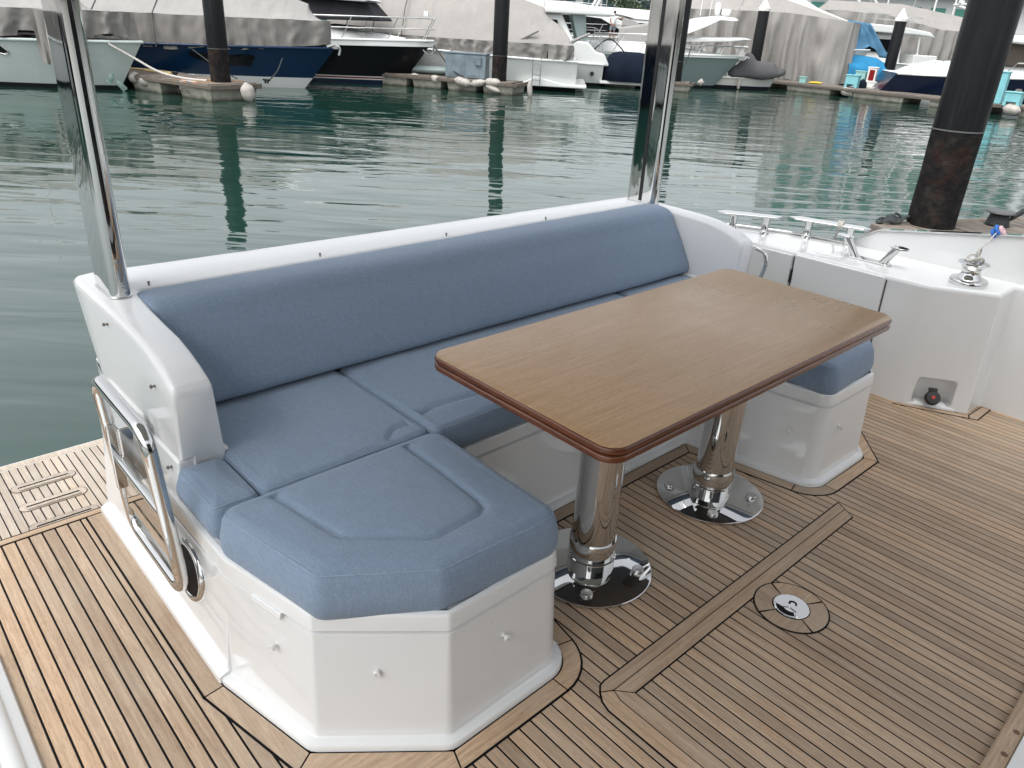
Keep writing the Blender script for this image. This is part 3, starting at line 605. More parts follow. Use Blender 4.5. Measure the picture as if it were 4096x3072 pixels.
# chrome fairleads on posts
def fairlead(a, b, label, h=.104, wd=.052):
    a, b = Vector(a), Vector(b); d = (b - a).normalized(); nn = Vector((d.y, -d.x)); t = thing('fairlead_rail', label, 'fairlead', (a.x, a.y, .622), group=None)
    L = (b - a).length; poly = [(-.035, 0), (.02, -wd * .9), (L - .02, -wd * .6), (L + .03, 0), (L - .01, wd * .8), (.01, wd * .8)]
    P = [(d.x * p + nn.x * q, d.y * p + nn.y * q) for p, q in fillet(poly, .012, 4)]
    MB().prism(ccw(P), h - .009, h).build('top_plate', 'chrome', t, 40, bevel=(.003, 2))
    for f in (.22, .80):
        MB().lathe([(.030, 0), (.026, .006), (.021, .014), (.0195, .05), (.021, h - .02), (.026, h - .008), (.001, h - .008)], c=(d.x * L * f, d.y * L * f, 0), n=24).build('post', 'chrome', t, 40)
fairlead((3.775, 2.300), (3.955, 2.055), 'flat topped chrome fairlead on two posts nearest the sofa arm')
fairlead((4.035, 2.000), (4.150, 1.640), 'flat topped chrome fairlead with white cord tied round it')
rr_ = bez([(3.70, 2.50, .628), (3.86, 2.37, .630), (4.00, 2.13, .630), (4.09, 1.92, .630), (4.125, 1.72, .630)], 6)
o = MB().tube(rr_, .010, 10).build('rub_rail', 'chrome', None, 60); tag(o, 'slim chrome rail curving along the coaming edge under the fairleads', 'rail')
o = MB(); cc = Vector((4.105, 1.775, .722)); dd = Vector((.30, -.95, 0)).normalized(); n2 = Vector((dd.y, -dd.x, 0))
for k in range(3):
    o.tube([tuple(cc + dd * (.010 * k) + n2 * (.040 * math.cos(a)) + Vector((0, 0, .018 * math.sin(a)))) for a in [2 * PI * i / 18 for i in range(18)]], .0055, 8, True)
o.tube([tuple(cc + n2 * -.03 + Vector((0, 0, -.01))), tuple(cc + n2 * -.035 + Vector((0, 0, -.05))), tuple(cc + n2 * -.02 + Vector((.0, .01, -.085)))], .006, 8)
tag(o.build('cord_knot', 'rope_white', None, 60), 'white cord knotted round the second chrome fairlead', 'cord')
# v-shaped mooring cleat
t = thing('mooring_cleat', 'chrome mooring cleat with two splayed horns on the white coaming', 'cleat', (3.900, 1.492, .622))
MB().prism(ccw(fillet([(-.030, -.115), (.030, -.115), (.030, .115), (-.030, .115)], .029, 6)), 0, .008).build('base_strip', 'chrome', t, 40, bevel=(.003, 2))
for s_ in (-1, 1):
    top = Vector((-.015, s_ * .128, .098)); bot = Vector((0, s_ * .070, .004))
    h_ = MB().tube([tuple(bot), tuple(top)], .0185, 18).build('horn', 'chrome', t, 50)
    MB().prism([(top.x + .040 * math.cos(a) * .8, top.y + s_ * .010 + .044 * math.sin(a)) for a in [2 * PI * k / 24 for k in range(24)]], top.z - .003, top.z + .006).build('horn_cap', 'chrome', h_, 40, bevel=(.002, 2))
# capstan with its cord to the gunwale
t = thing('capstan', 'chrome warping capstan on the end of the side locker', 'capstan', (3.935, 1.030, .622))
MB().lathe([(.001, 0), (.080, 0), (.082, .004), (.082, .020), (.078, .026), (.060, .028), (.001, .028)], n=40).build('base', 'chrome', t, 40)
MB().lathe([(.001, .028), (.056, .028), (.054, .034), (.045, .044), (.041, .056), (.043, .070), (.052, .083), (.058, .090), (.060, .096), (.001, .096)], n=40).build('drum', 'chrome', t, 40)
MB().lathe([(.001, .096), (.064, .096), (.069, .099), (.066, .104), (.050, .109), (.025, .112), (.001, .1125)], n=40).build('cap', 'chrome', t, 40)
o = MB(); p0 = Vector((3.935, 1.03, .740))
o.tube([tuple(p0 + Vector((.034 * math.cos(a), .034 * math.sin(a), .004 + .012 * math.sin(2 * a)))) for a in [2 * PI * i / 20 for i in range(20)]], .0055, 8, True)
o.tube([tuple(p0 + Vector((.02 + .024 * math.cos(a), .0, .026 + .024 * math.sin(a)))) for a in [2 * PI * i / 16 for i in range(16)]], .005, 8, True)
o.tube(bez([tuple(p0 + Vector((.02, 0, .045))), (4.06, 1.03, .815), (4.150, 1.035, .838)], 5), .003, 8)
tag(o.build('thin_cord', 'rope_white', None, 60), 'thin white cord looped on the capstan and led up to the gunwale', 'cord')
o = MB(); c0 = Vector((4.165, 1.035, .836))
for k, (dx, dy, dz, r) in enumerate([(0, 0, .008, .018), (-.010, .012, -.006, .013), (.008, -.014, .010, .014)]):
    o.tube([tuple(c0 + Vector((dx + r * 1.1 * math.cos(a), dy + r * math.sin(a) * .7, dz + r * math.sin(a)))) for a in [2 * PI * i / 14 for i in range(14)]], .0085, 8, True, mi=0 if k != 2 else 1)
tag(o.build('cloth_tie', ['cloth_blue', 'cloth_pink'], None, 60), 'knot of blue and pink cloth tied on the gunwale edge', 'cloth')
# grab rail on the far arm
gr = MB().tube(bez([(3.372, 1.86, .42), (3.375, 1.80, .50), (3.385, 1.775, .60), (3.385, 1.79, .665), (3.37, 1.835, .685)], 6), .011, 12).build('grab_rail', 'chrome', None, 60); tag(gr, 'bent chrome grab rail on the outside of the right sofa arm', 'rail')
# rope end lying on the swim platform
tag(MB().tube(bez([(.10, 3.50, ZP + .016), (.22, 3.46, ZP + .017), (.30, 3.47, ZP + .016), (.37, 3.48, ZP + .015)], 6), [.015] * 19, 8).build('rope_end', 'rope_white', None, 60), 'frayed white rope end lying on the swim platform at the left', 'rope')
# ------------------------------------------------------------------ water
wm = MB(); wm.add([(-500, -500, 0), (700, -500, 0), (700, 700, 0), (-500, 700, 0)], [(0, 1, 2, 3)])
wm.build('water', 'water', None, None, loc=(0, 0, ZW), kind='structure')
# ------------------------------------------------------------------ marina across the water (u: right, v: away from the cockpit, heights above the water)
A0 = math.atan2(-.69294837, .72098721)
def W(u, v, h=0.): return (u * .72098721 + v * .69294837, -u * .69294837 + v * .72098721, ZW + h)
def mthing(name, label, cat, u, v, h=0., deg=0., group=None): return thing(name, label, cat, W(u, v, h), A0 + math.radians(deg), group)
def hull(par, L, B, zb, zs, rake=1.2, mats=('hull_white', 'antifoul'), wl=.10, trake=0., p=2.4, sheer=1.6, bands=(), deckmat='deck_white', rub=None, chine=.3):
    """bow at +x; local origin amidships on the waterline"""
    NS = 26; lv = [-.35, -.05, wl] + sorted([b for b in bands]) ; mb = MB()
    def zg(s): return zs + (zb - zs) * s ** sheer
    def pt(s, z, sd):
        g = zg(s); t = max(0, min(1, (z + .35) / (g + .35)))
        hb = B / 2 * (1 - (max(0, s - .25) / .75) ** (p + t * .6)) ** (.95 - .25 * t) * (.60 + .40 * t ** .55)
        if s >= 1: hb = 0
        x = -L / 2 + s * (L - rake) + rake * t * s ** 4 - trake * (1 - t) * (1 - s) ** 8
        return (x, sd * hb, z)
    rows_of = lambda s: lv + [lv[-1] + (zg(s) - lv[-1]) * f for f in ((.25, .5, .75, 1.) )]
    nrow = len(rows_of(0)); ss = [1 - (1 - k / NS) ** 1.5 for k in range(NS + 1)]
    for sd in (-1, 1):
        vs_ = [pt(s, z, sd) for s in ss for z in rows_of(s)]; fs = []; ms = []
        for k in range(NS):
            for r in range(nrow - 1):
                a = k * nrow + r; q = (a, a + nrow, a + nrow + 1, a + 1); fs.append(q if sd < 0 else q[::-1])
                ms.append(1 if r < 2 else (2 + (r - 2) if r - 2 < len(bands) else 0))
        b = len(mb.v); mb.v += vs_; mb.f += [tuple(i + b for i in f) for f in fs]; mb.mi += ms
    tr = [pt(0, z, -1) for z in rows_of(0)] + [pt(0, z, 1) for z in rows_of(0)][::-1]; mb.add(tr, [tuple(range(len(tr)))[::-1]], 0)
    o = mb.build('hull', list(mats), par, 50)
    dk = MB(); e = [pt(s, zg(s), -1) for s in ss]; f = [pt(s, zg(s), 1) for s in ss]
    dk.add([(x, y, z - .03) for x, y, z in e] + [(x, y, z - .03) for x, y, z in f], [(i, i + 1, i + 1 + len(ss), i + len(ss)) for i in range(NS)]); dk.build('deck', deckmat, par, 50)
    rb = MB(); edge = e + f[::-1]; rb.tube([(x, y * 1.005, z - .03) for x, y, z in e] , .045, 6); rb.tube([(x, y * 1.005, z - .03) for x, y, z in f], .045, 6); rb.build('rubbing_strake', rub or mats[0], o, 60)
    def surf(x, z):          # half breadth of the topside at x, z
        lo, hi = 0., 1.
        for _ in range(30):
            m_ = (lo + hi) / 2
            if pt(m_, z, 1)[0] < x: lo = m_
            else: hi = m_
        return pt(lo, z, 1)[1]
    hull.surf = surf
    return (lambda s: pt(s, zg(s), -1)), (lambda s: pt(s, zg(s), 1)), zg
def patch(par, prof, sd=-1, mat='window_dark', name='hull_window', out=.018):
    sf = hull.surf; n = len(prof); cxp = sum(p[0] for p in prof) / n; czp = sum(p[1] for p in prof) / n; mb = MB(); rg = []
    for k, (f, o) in enumerate(((1., -.03), (1., out), (.66, out), (.33, out), (.02, out))):
        rg.append([(cxp + (x - cxp) * f, sd * (sf(cxp + (x - cxp) * f, czp + (z - czp) * f) + o), czp + (z - czp) * f) for x, z in prof])
    mb.rings(rg); o = mb.build(name, mat, par, None); bmx = _bm.new(); bmx.from_mesh(o.data); _bm.ops.recalc_face_normals(bmx, faces=bmx.faces); bmx.to_mesh(o.data); bmx.free(); return o
def drape(par, edge, ridge, name='cover', mat='tarp_grey', drop=.8, amp=.05, freq=3.2, hem=.08, seed=0, top_sag=.10, skirtname='cover_skirt', roofmat=None, seamat=None, seams=()):
    """tent cover: edge = closed outline at eaves (x,y,z); ridge = function x -> (y,z); skirt hangs from the eaves by drop(x) or a number"""
    N = 460; e2 = resample3(edge, N); rows = 12; mb = MB(); rg = []
    cx = sum(p[0] for p in e2) / N; cy = sum(p[1] for p in e2) / N
    for r in range(rows):
        t = r / (rows - 1); ring = []
        for i, (x, y, z) in enumerate(e2):
            a = Vector(e2[i - 1]); b = Vector(e2[(i + 1) % N]); d = (b - a); d.z = 0; d.normalize(); nn = Vector((d.y, -d.x, 0))
            s = i / N * 60; dp = drop(x) if callable(drop) else drop
            g_ = .45 + .9 * abs(noise.noise(Vector((s * .35 + seed, 7, 1)))); ph = s * freq * 1.9 + 2.6 * math.sin(s * .7 + seed) + 1.4 * noise.noise(Vector((s * .5, t * 2.2, seed)))
            fold = amp * 2.3 * t ** .55 * g_ * (math.sin(ph) + .45 * math.sin(ph * 2.1 + 1) + .25 * noise.noise(Vector((s * 2.6 + seed, t * .4, 3)))) + .025 * math.sin(PI * t) * noise.noise(Vector((x * 1.1 + seed, y * 1.1, 5)))
            qf = (s * .62 + seed) % 1. - .5; sw = .5 - 2 * qf * qf; fold += .030 * sw * math.sin(2 * PI * (t * 1.9 + 3.0 * qf * qf + .6 * noise.noise(Vector((s * .4, t, seed + 4))))) * math.sin(PI * min(1, t * 1.15)) * (.4 + g_)
            hz = z - dp * t + hem * t * (noise.noise(Vector((x * .9 + seed, y, 1))) - .2)
            ring.append((x + nn.x * fold - nn.x * .10 * t, y + nn.y * fold - nn.y * .10 * t, hz))
        rg.append(ring)
    mb.rings(rg[::-1], True, False, False); o = mb.build(skirtname, mat, par, 70)
    top = MB(); K = 26; rg = []
    for k in range(K + 1):
        t = k / K; ring = []
        for x, y, z in e2:
            ry, rz, rx = ridge(x); xx = x + (rx - x) * t; yy = y + (ry - y) * t; zz = z + (rz - z) * t - top_sag * math.sin(PI * t) + (.06 * noise.noise(Vector((xx * 1.3 + seed, yy * 1.7, t))) + .045 * (abs(noise.noise(Vector((xx * 1.9 + seed, yy * .8, 3)))) - .2) + .02 * noise.noise(Vector((xx * 6, yy * 2.5, seed)))) * math.sin(PI * min(1, t + .06))
            ring.append((xx, yy, zz + .004))
        rg.append(ring)
    top.rings(rg, True, False, False); q = top.build(name, roofmat or mat, par, 70)
    if seams:
        sm = MB()
        for sx in seams:
            pts = []
            near = min(range(N), key=lambda i: abs(e2[i][0] - sx) + (100 if e2[i][1] > cy else 0)); x, y, z = e2[near]; ry, rz, rx = ridge(x)
            for k in range(7):
                t = k / 6; pts.append((x + (rx - x) * t, y + (ry - y) * t - .012, z + (rz - z) * t - top_sag * math.sin(PI * t) + .012))
            dp = drop(x) if callable(drop) else drop
            sm.tube([(x, y - .03, z - dp)] + pts, .018, 5)
        sm.build('seam', seamat or 'tarp_charcoal', q, 60)
    return o
def resample3(poly, n):
    L = [0]; m_ = len(poly); P = [Vector(p) for p in poly]
    for i in range(m_): L.append(L[-1] + (P[(i + 1) % m_] - P[i]).length)
    out = []; j = 0
    for k in range(n):
        t = L[-1] * k / n
        while j < m_ - 1 and L[j + 1] < t: j += 1
        f = (t - L[j]) / max(1e-9, L[j + 1] - L[j]); out.append(tuple(P[j].lerp(P[(j + 1) % m_], f)))
    return out
def eaves(port, stbd, s0, s1, z, out=.12, n=14, bow=.25):
    a = [port(s0 + (s1 - s0) * k / n) for k in range(n + 1)]; b = [stbd(s0 + (s1 - s0) * k / n) for k in range(n + 1)]
    zf = z if callable(z) else (lambda x: z)
    pts = [(x, y - out, zf(x)) for x, y, _ in a] + [(a[-1][0] + bow, 0, zf(a[-1][0] + bow))] + [(x, y + out, zf(x)) for x, y, _ in b[::-1]]
    return pts
def rail(par, pts, h, n_post, r=.022, mid=True, lean=.18, post_to=None):
    mb = MB(); top = [(x, y, z + h) for x, y, z in pts]; mb.tube(bez(top, 4), r, 6)
    if mid: mb.tube(bez([(x, y, z + h * .5) for x, y, z in pts], 4), r * .7, 6)
    bp = bez(pts, 8)
    for k in range(n_post):
        x, y, z = bp[int(k * (len(bp) - 1) / (n_post - 1))]; mb.tube([(x - lean, y, z), (x, y, z + h)], r * .8, 6)
    return mb.build('guard_rail', 'rail_steel', par, 60)
def rope(u0, pts, r, mat, label, name='mooring_rope', n=6):
    return tag(MB().tube(bez([W(*p) for p in pts], n), r, 7).build(name, mat, None, 60), label, 'rope')
def poly_block(par, name, mat, prof, y0, y1, bevel=.05, z=0., taper=0.):
    """side profile (x,z) extruded across from y0 to y1, optionally tapering the far/upper part"""
    p = prof if area(prof) > 0 else prof[::-1]; mb = MB(); zmin = min(q[1] for q in p); zmax = max(q[1] for q in p)
    def ins(zv): return taper * (zv - zmin) / max(.01, zmax - zmin)
    mb.rings([[(x, y1 - ins(zz), zz) for x, zz in p], [(x, y0 + ins(zz), zz) for x, zz in p]]); 
    mb.f = [f[::-1] for f in mb.f]
    o = mb.build(name, mat, par, 40, bevel=(bevel, 3) if bevel else None)
    bmx = _bm.new(); bmx.from_mesh(o.data); _bm.ops.recalc_face_normals(bmx, faces=bmx.faces); bmx.to_mesh(o.data); bmx.free(); return o
def window(par, prof, y, mat='window_dark', name='window', th=.012):
    p = prof if area(prof) < 0 else prof[::-1]
    mb = MB(); mb.rings([[(x, y + th, z) for x, z in p], [(x, y - th, z) for x, z in p]]); o = mb.build(name, mat, par, None)
    bmx = _bm.new(); bmx.from_mesh(o.data); _bm.ops.recalc_face_normals(bmx, faces=bmx.faces); bmx.to_mesh(o.data); bmx.free(); return o

# --- 1: white hulled motor boat under a grey cover, far left
b = mthing('motor_boat', 'white hulled motor boat with a sagging grey cover and bow tarp at the far left', 'boat', -18.0, 25.0, deg=-2)
P, Q, zg = hull(b, 12.4, 3.7, 1.42, 1.22, 1.15, ('hull_aqua', 'antifoul', 'hull_aqua'), .12, bands=(.42,), p=2.6)
zc = lambda x: 2.14 + .02 * (x + 6)
drape(b, eaves(P, Q, .0, .965, lambda x: 2.12 + .012 * x, .10, bow=.3), lambda x: (0, 3.55 - max(0, x - 1.2) * .26, max(-5.2, min(4.2, x))), drop=lambda x: .76 if x < 3.2 else .62, amp=.075, freq=2.1, seed=1.2, mat='tarp_grey', roofmat='tarp_pale', hem=.16, top_sag=.16)
tp = MB(); rws = []
for r in range(12):
    t = r / 11; rws.append([(4.35 + .42 * (k / 10 - .5) * (2.4 - t * .7) + .03 * math.sin(k * 2 + t * 5), -1.42 + .55 * (t) * 0 - .16 - .05 * math.cos(k * 2.3 + t * 2), 2.12 - 1.42 * t + .10 * abs(k / 10 - .5)) for k in range(11)])
tp.rings(rws, False, False, False); tp.build('bow_tarp', 'tarp_grey', b, 70)
MB().tube([(4.36, -1.66, 2.15), (4.34, -1.68, 1.5), (4.36, -1.64, .72)], .022, 6).build('tarp_lacing', 'rope_white', b, 60)
pw = patch(b, fillet([(2.30, 1.02), (2.70, .94), (2.82, .98), (2.62, 1.20), (2.30, 1.22)], .05, 4), name='porthole')
MB().tube([(x + .7, -hull.surf(x + .7, z) - .02, z) for x, z in fillet([(1.57, 1.0), (2.02, .91), (2.15, .96), (1.94, 1.23), (1.57, 1.25)], .06, 4)], .022, 6, True).build('porthole_rim', 'rail_steel', pw, 60)
# --- 2: blue hulled boat under a long grey cover
b = mthing('motor_boat', 'royal blue hulled motor boat under a long grey skirted cover', 'boat', -13.35, 29.0, deg=-2)
P, Q, zg = hull(b, 13.0, 3.9, 1.40, 1.18, 1.5, ('hull_navy', 'hull_white', 'hull_white', 'hull_navy'), .10, bands=(.36,), p=2.5)
drape(b, eaves(P, Q, .02, .985, lambda x: 2.16 + .010 * (x), .05, bow=.12), lambda x: (0, 4.15 - max(0, x - 1.0) * .31, max(-4.5, min(5.6, x))), drop=lambda x: 1.0 if x < 3.4 else 1.0 - .10 * (x - 3.4), amp=.05, freq=2.4, seed=4.2, hem=.12, top_sag=.12, roofmat='tarp_pale', seams=(-1.0, .95), seamat='tarp_charcoal')
patch(b, fillet([(1.6, 1.08), (4.05, 1.07), (3.75, .70), (3.1, .68), (2.35, .76)], .08, 4))
for x0 in (-1.75, -1.45, -1.15): patch(b, [(x0, 1.02), (x0 + .18, 1.02), (x0 + .32, .40), (x0 + .14, .40)])
for x0, zz in ((-2.3, .86), (-.15, 1.0)):
    o = MB().lathe([(.10, 0), (.15, .02), (.16, .05), (.12, .06), (.001, .05)], n=18, axis='y').build('porthole', 'rail_steel', b, 50); o.location = (x0, -hull.surf(x0, zz) - .0, zz); o.scale = (.7, -1, 1.15)
    MB().lathe([(.001, .062), (.115, .062)], n=18, axis='y').build('pane', 'window_dark', o, None)
for k in range(5): patch(b, [(-3.35, .86 + .055 * k), (-2.85, .86 + .055 * k), (-2.85, .89 + .055 * k), (-3.35, .89 + .055 * k)], mat='hull_dark_navy', name='vent_slat')
an = MB(); an.tube(bez([(6.25, -.3, 1.42), (6.5, -.12, 1.50), (6.62, 0, 1.36), (6.58, .0, 1.16)], 4), .05, 7); an.box(6.2, 6.6, -.16, .16, 1.36, 1.44); an.build('anchor', 'rail_steel', b, 50)
# --- 3: black hulled yacht
b = mthing('motor_yacht', 'black hulled yacht with white foredeck, bow rail and covered windscreen', 'boat', -10.9, 33.0, deg=-2)
P, Q, zg = hull(b, 14.0, 4.3, 1.72, 1.45, 1.55, ('hull_black', 'hull_blue_bottom', 'hull_white', 'stripe_red', 'hull_white'), .16, bands=(.20, .255, .29), p=2.5, rub='hull_white')
tr_ = MB(); N_ = 24
e = [P(.15 + .85 * k / N_) for k in range(N_ + 1)]; f = [Q(.15 + .85 * k / N_) for k in range(N_ + 1)]
tr_.rings([[(x, y * 1.012, z - .24) for x, y, z in e + f[::-1]], [(x, y * 1.015, z - .02) for x, y, z in e + f[::-1]], [(x, y * .97, z + .02) for x, y, z in e + f[::-1]]]); tr_.build('deck_band', 'hull_white', b, 50)
fd = MB(); rr = []
for s, w_, h_ in ((.30, 1.55, .70), (.5, 1.5, .62), (.66, 1.25, .50), (.78, .95, .36), (.87, .62, .20), (.94, .28, .04)):
    x, y, z = P(s); rr.append([(x, -w_ * 1.12, z), (x, -w_, z + h_ * .55), (x, -w_ * .75, z + h_), (x, 0, z + h_ * 1.12), (x, w_ * .75, z + h_), (x, w_, z + h_ * .55), (x, w_ * 1.12, z)])
fd.rings(rr, False, False, False); fd.build('coachroof', 'deck_white', b, 60)
poly_block(b, 'windscreen_cover', 'tarp_black', [(.6, 2.20), (5.15, 2.30), (4.55, 2.93), (.4, 3.02)], -1.25, 1.25, .06, taper=.30)
poly_block(b, 'hardtop', 'deck_white', [(-2.6, 3.03), (4.55, 2.93), (4.75, 3.00), (4.1, 3.14), (-2.6, 3.30)], -1.3, 1.3, .06)
window(b, fillet([(3.0, 2.08), (4.75, 1.99), (4.4, 2.09), (3.3, 2.13)], .02, 3), -.95, name='deck_hatch', th=.10)
pts = [P(s) for s in (.40, .52, .64, .76, .86, .93, .985)]; rail(b, [(x + .30, y * .93, z) for x, y, z in pts], .78, 6, lean=.42, r=.026)
pts = [Q(s) for s in (.52, .64, .76, .86, .93, .985)]; rail(b, [(x + .30, y * .93, z) for x, y, z in pts], .78, 5, lean=.42, r=.026)
for x0 in (4.35, 5.0): MB().tube([(x0 - .12, -1.0, 1.86), (x0 + .12, -1.0, 1.86)], .025, 6).build('deck_cleat', 'rail_steel', b, 50)
MB().tube(bez([(1.55, -2.18, 1.12), (1.8, -2.22, .98), (2.3, -2.2, .95), (2.75, -2.12, 1.0), (2.95, -2.05, 1.12)], 4), .04, 6).build('hull_handrail', 'rail_steel', b, 50)
MB().box(6.62, 6.80, -.10, .10, 2.54, 2.74).build('bow_light', 'deck_white', b, 50, bevel=(.02, 2))
MB().tube(bez([(6.55, -.12, 1.42), (6.75, -.1, 1.22), (6.95, -.02, 1.2), (7.02, 0, 1.5)], 4), .035, 6).build('anchor', 'rail_steel', b, 50)
poly_block(b, 'flybridge', 'deck_white', [(-4.5, 3.28), (2.6, 3.18), (1.4, 3.95), (-4.5, 4.1)], -1.2, 1.2, .08, taper=.2)
poly_block(b, 'flybridge_screen', 'tarp_black', [(-3.5, 4.0), (1.3, 3.9), (.4, 4.45), (-3.5, 4.55)], -1.0, 1.0, .05, taper=.2)
# registration lettering on the deck band
def text(par, body, size, loc, rot, mat, name='lettering', ext=.002):
    cu = bpy.data.curves.new(name, 'FONT'); cu.body = body; cu.size = size; cu.extrude = ext; cu.align_x = 'CENTER'; o = bpy.data.objects.new(name, cu); C.objects.link(o)
    o.location = loc; o.rotation_euler = rot; o.parent = par; bpy.context.view_layer.update(); dg = bpy.context.evaluated_depsgraph_get()
    me = bpy.data.meshes.new_from_object(o.evaluated_get(dg)); bpy.data.objects.remove(o); me.materials.clear(); me.materials.append(M[mat]); q = bpy.data.objects.new(name, me); C.objects.link(q); q.location = loc; q.rotation_euler = rot; q.parent = par; return q
text(b, '140037', .27, (1.55, P(.64)[1] * 1.0 - .105, 1.37), (PI / 2, 0, math.radians(6)), 'rail_steel')
# --- 4: white cruiser, stern to the right, wholly under a pale tarpaulin
b = mthing('motor_cruiser', 'white cruiser wrapped in a pale tarpaulin with a boarding ladder at its stern', 'boat', -4.1, 36.0, deg=178)
P, Q, zg = hull(b, 12.2, 4.2, 1.62, 1.22, 1.2, ('hull_white', 'antifoul', 'hull_white'), .16, bands=(.80,), p=2.6, trake=.0)
sp_ = poly_block(b, 'stern_platform', 'hull_white', [(-6.55, .18), (-3.6, .18), (-4.4, .55), (-5.6, .32), (-6.55, .32)], -2.05, 2.05, .04)
drape(b, eaves(Q, P, .03, .9, lambda x: 1.78 + .04 * max(0, x), .08, bow=.25)[::-1] if False else eaves(P, Q, .02, .9, lambda x: 1.80 + .03 * max(0, x), .06, bow=.25), lambda x: (0, 3.75 if -2.6 < x < 3 else (3.75 - (x - 3) * .38 if x >= 3 else 3.75 - (-2.6 - x) * .30), max(-4.55, min(5.2, x))), drop=.52, amp=.06, freq=2.2, seed=9, hem=.12, mat='tarp_beige', roofmat='tarp_beige', top_sag=-.22, seams=())
for k, x0 in enumerate((1.2, 2.4, 3.5)):
    s_ = MB().tube([(x0, 2.16, 1.42), (x0, 2.14, 1.82), (x0 - .05, 1.50, 2.85), (x0 - .1, .8, 3.45)], .020, 5).build('cover_strap', 'tarp_charcoal', b, 60)
ld = MB()
for xx in (-4.28, -4.60): ld.tube(bez([(xx, 2.02, 1.20), (xx, 2.14, 1.24), (xx, 2.16, 1.05), (xx, 2.20, .25)], 4), .024, 6)
for k in range(4): ld.tube([(-4.28, 2.17, .42 + .21 * k), (-4.60, 2.17, .42 + .21 * k)], .02, 6)
ld.build('boarding_ladder', 'rail_steel', b, 50)
hs_ = MB(); hs_.prism(rrect(-.30, .30, -.075, .075, .07), 0, .04); o = hs_.build('fairlead_plate', 'rubber', b, 40); o.location = (-1.35, 2.10, .95); o.rotation_euler = (-PI / 2, 0, 0)
for k in range(3): MB().tube(bez([(-1.15 - .2 * k, 2.12, .95), (-1.05 - .16 * k, 2.22, .6), (-.9 - .2 * k, 2.3, .3)], 3), .014, 5).build('shore_cable', 'rope_dark', b, 50)
for x0, dx in ((-3.0, -1.4), (-5.0, -1.5)):
    MB().tube([(x0, 1.9, 1.55), (x0 + dx, 2.05, 2.28)], [.10, .05], 8).build('outrigger_bracket', 'tarp_pale', b, 50)
window(b, [(-3.05, 1.28), (-2.75, 1.28), (-2.80, 1.85), (-2.95, 1.9)], 2.02, name='cover_gap', th=.08); window(b, [(-5.0, 1.28), (-4.8, 1.28), (-4.85, 1.75), (-4.95, 1.78)], 1.98, name='cover_gap', th=.08)
for k in range(3): window(b, [(.45 + .17 * k, 1.40), (.55 + .17 * k, 1.40), (.60 + .17 * k, 1.52), (.47 + .17 * k, 1.54)], 2.19, 'stripe_red', name='red_mark', th=.05)
# --- 5: white flybridge yacht with its platform and covered tender
b = mthing('flybridge_yacht', 'white flybridge yacht with stepped stern, cockpit overhang and bathing platform', 'boat', -2.6, 40.3, deg=180)
P, Q, zg = hull(b, 12.0, 4.2, 1.7, 1.0, 1.2, ('hull_white', 'antifoul', 'hull_white'), .14, bands=(.55,), p=2.6)
poly_block(b, 'bathing_platform', 'deck_white', [(-9.2, .14), (-5.9, .14), (-5.9, .28), (-9.2, .26)], -1.95, 1.95, .03)
poly_block(b, 'stern_steps', 'hull_white', [(-6.3, .9), (-3.5, .9), (-3.2, 1.95), (-5.2, 1.9), (-5.6, 1.5), (-6.0, 1.42)], -2.05, 2.05, .08)
poly_block(b, 'saloon', 'hull_white', [(-4.6, 1.8), (3.5, 1.9), (2.2, 3.0), (-3.9, 3.02)], -1.75, 1.75, .08, taper=.2)
window(b, fillet([(-3.9, 2.15), (1.8, 2.2), (1.0, 2.75), (-3.7, 2.75)], .06, 3), 1.74, th=.10)
poly_block(b, 'cockpit_overhang', 'hull_white', [(-6.35, 3.02), (2.4, 3.02), (2.0, 3.22), (-5.5, 3.26), (-6.3, 3.14)], -1.95, 1.95, .06)
for sy in (-1.6, 1.6): poly_block(b, 'overhang_pillar', 'hull_grey', [(-5.15, 1.85), (-4.75, 1.85), (-4.35, 3.05), (-5.0, 3.05)], sy - .06, sy + .06, .02)
rail(b, [(-5.9, 1.8, 3.2), (-4, 1.85, 3.24), (-2, 1.85, 3.24), (1.0, 1.8, 3.24)], .55, 7, lean=0, r=.02)
rail(b, [(-5.9, 1.8, 1.25), (-5.6, 1.9, 1.9), (-4.9, 1.95, 1.95)], .55, 4, lean=0, r=.02)
o = MB().lathe([(.001, .05), (.09, .05), (.10, .02), (.10, 0)], n=16, axis='y').build('exhaust_port', 'rubber', b, 50); o.location = (-5.5, 2.02, .55)
for x0 in (-6.4, -6.7): MB().tube(bez([(x0, 1.9, .28), (x0, 1.92, .62), (x0 - .22, 1.92, .62), (x0 - .22, 1.9, .28)], 4), .025, 6).build('swim_ladder_rail', 'rail_steel', b, 50)
t = MB(); rg = []
for z, w_, l_ in ((.02, .72, 1.06), (.25, .80, 1.16), (.65, .78, 1.14), (1.0, .66, 1.02), (1.22, .46, .82), (1.30, .20, .5)):
    rg.append([(l_ * math.copysign(abs(math.cos(a)) ** .75, math.cos(a)) + .035 * math.sin(a * 9 + z * 2) * (1.2 - z), w_ * math.copysign(abs(math.sin(a)) ** .75, math.sin(a)) + .035 * math.cos(a * 8) * (1.2 - z), z) for a in [2 * PI * k / 60 for k in range(60)]])
t.rings(rg); t = t.build('covered_tender', 'tarp_navy', None, 60); t.location = W(4.62, 38.75, .27); t.rotation_euler = (0, 0, A0); tag(t, 'tender hidden under a rounded navy blue cover on the bathing platform', 'tender cover')
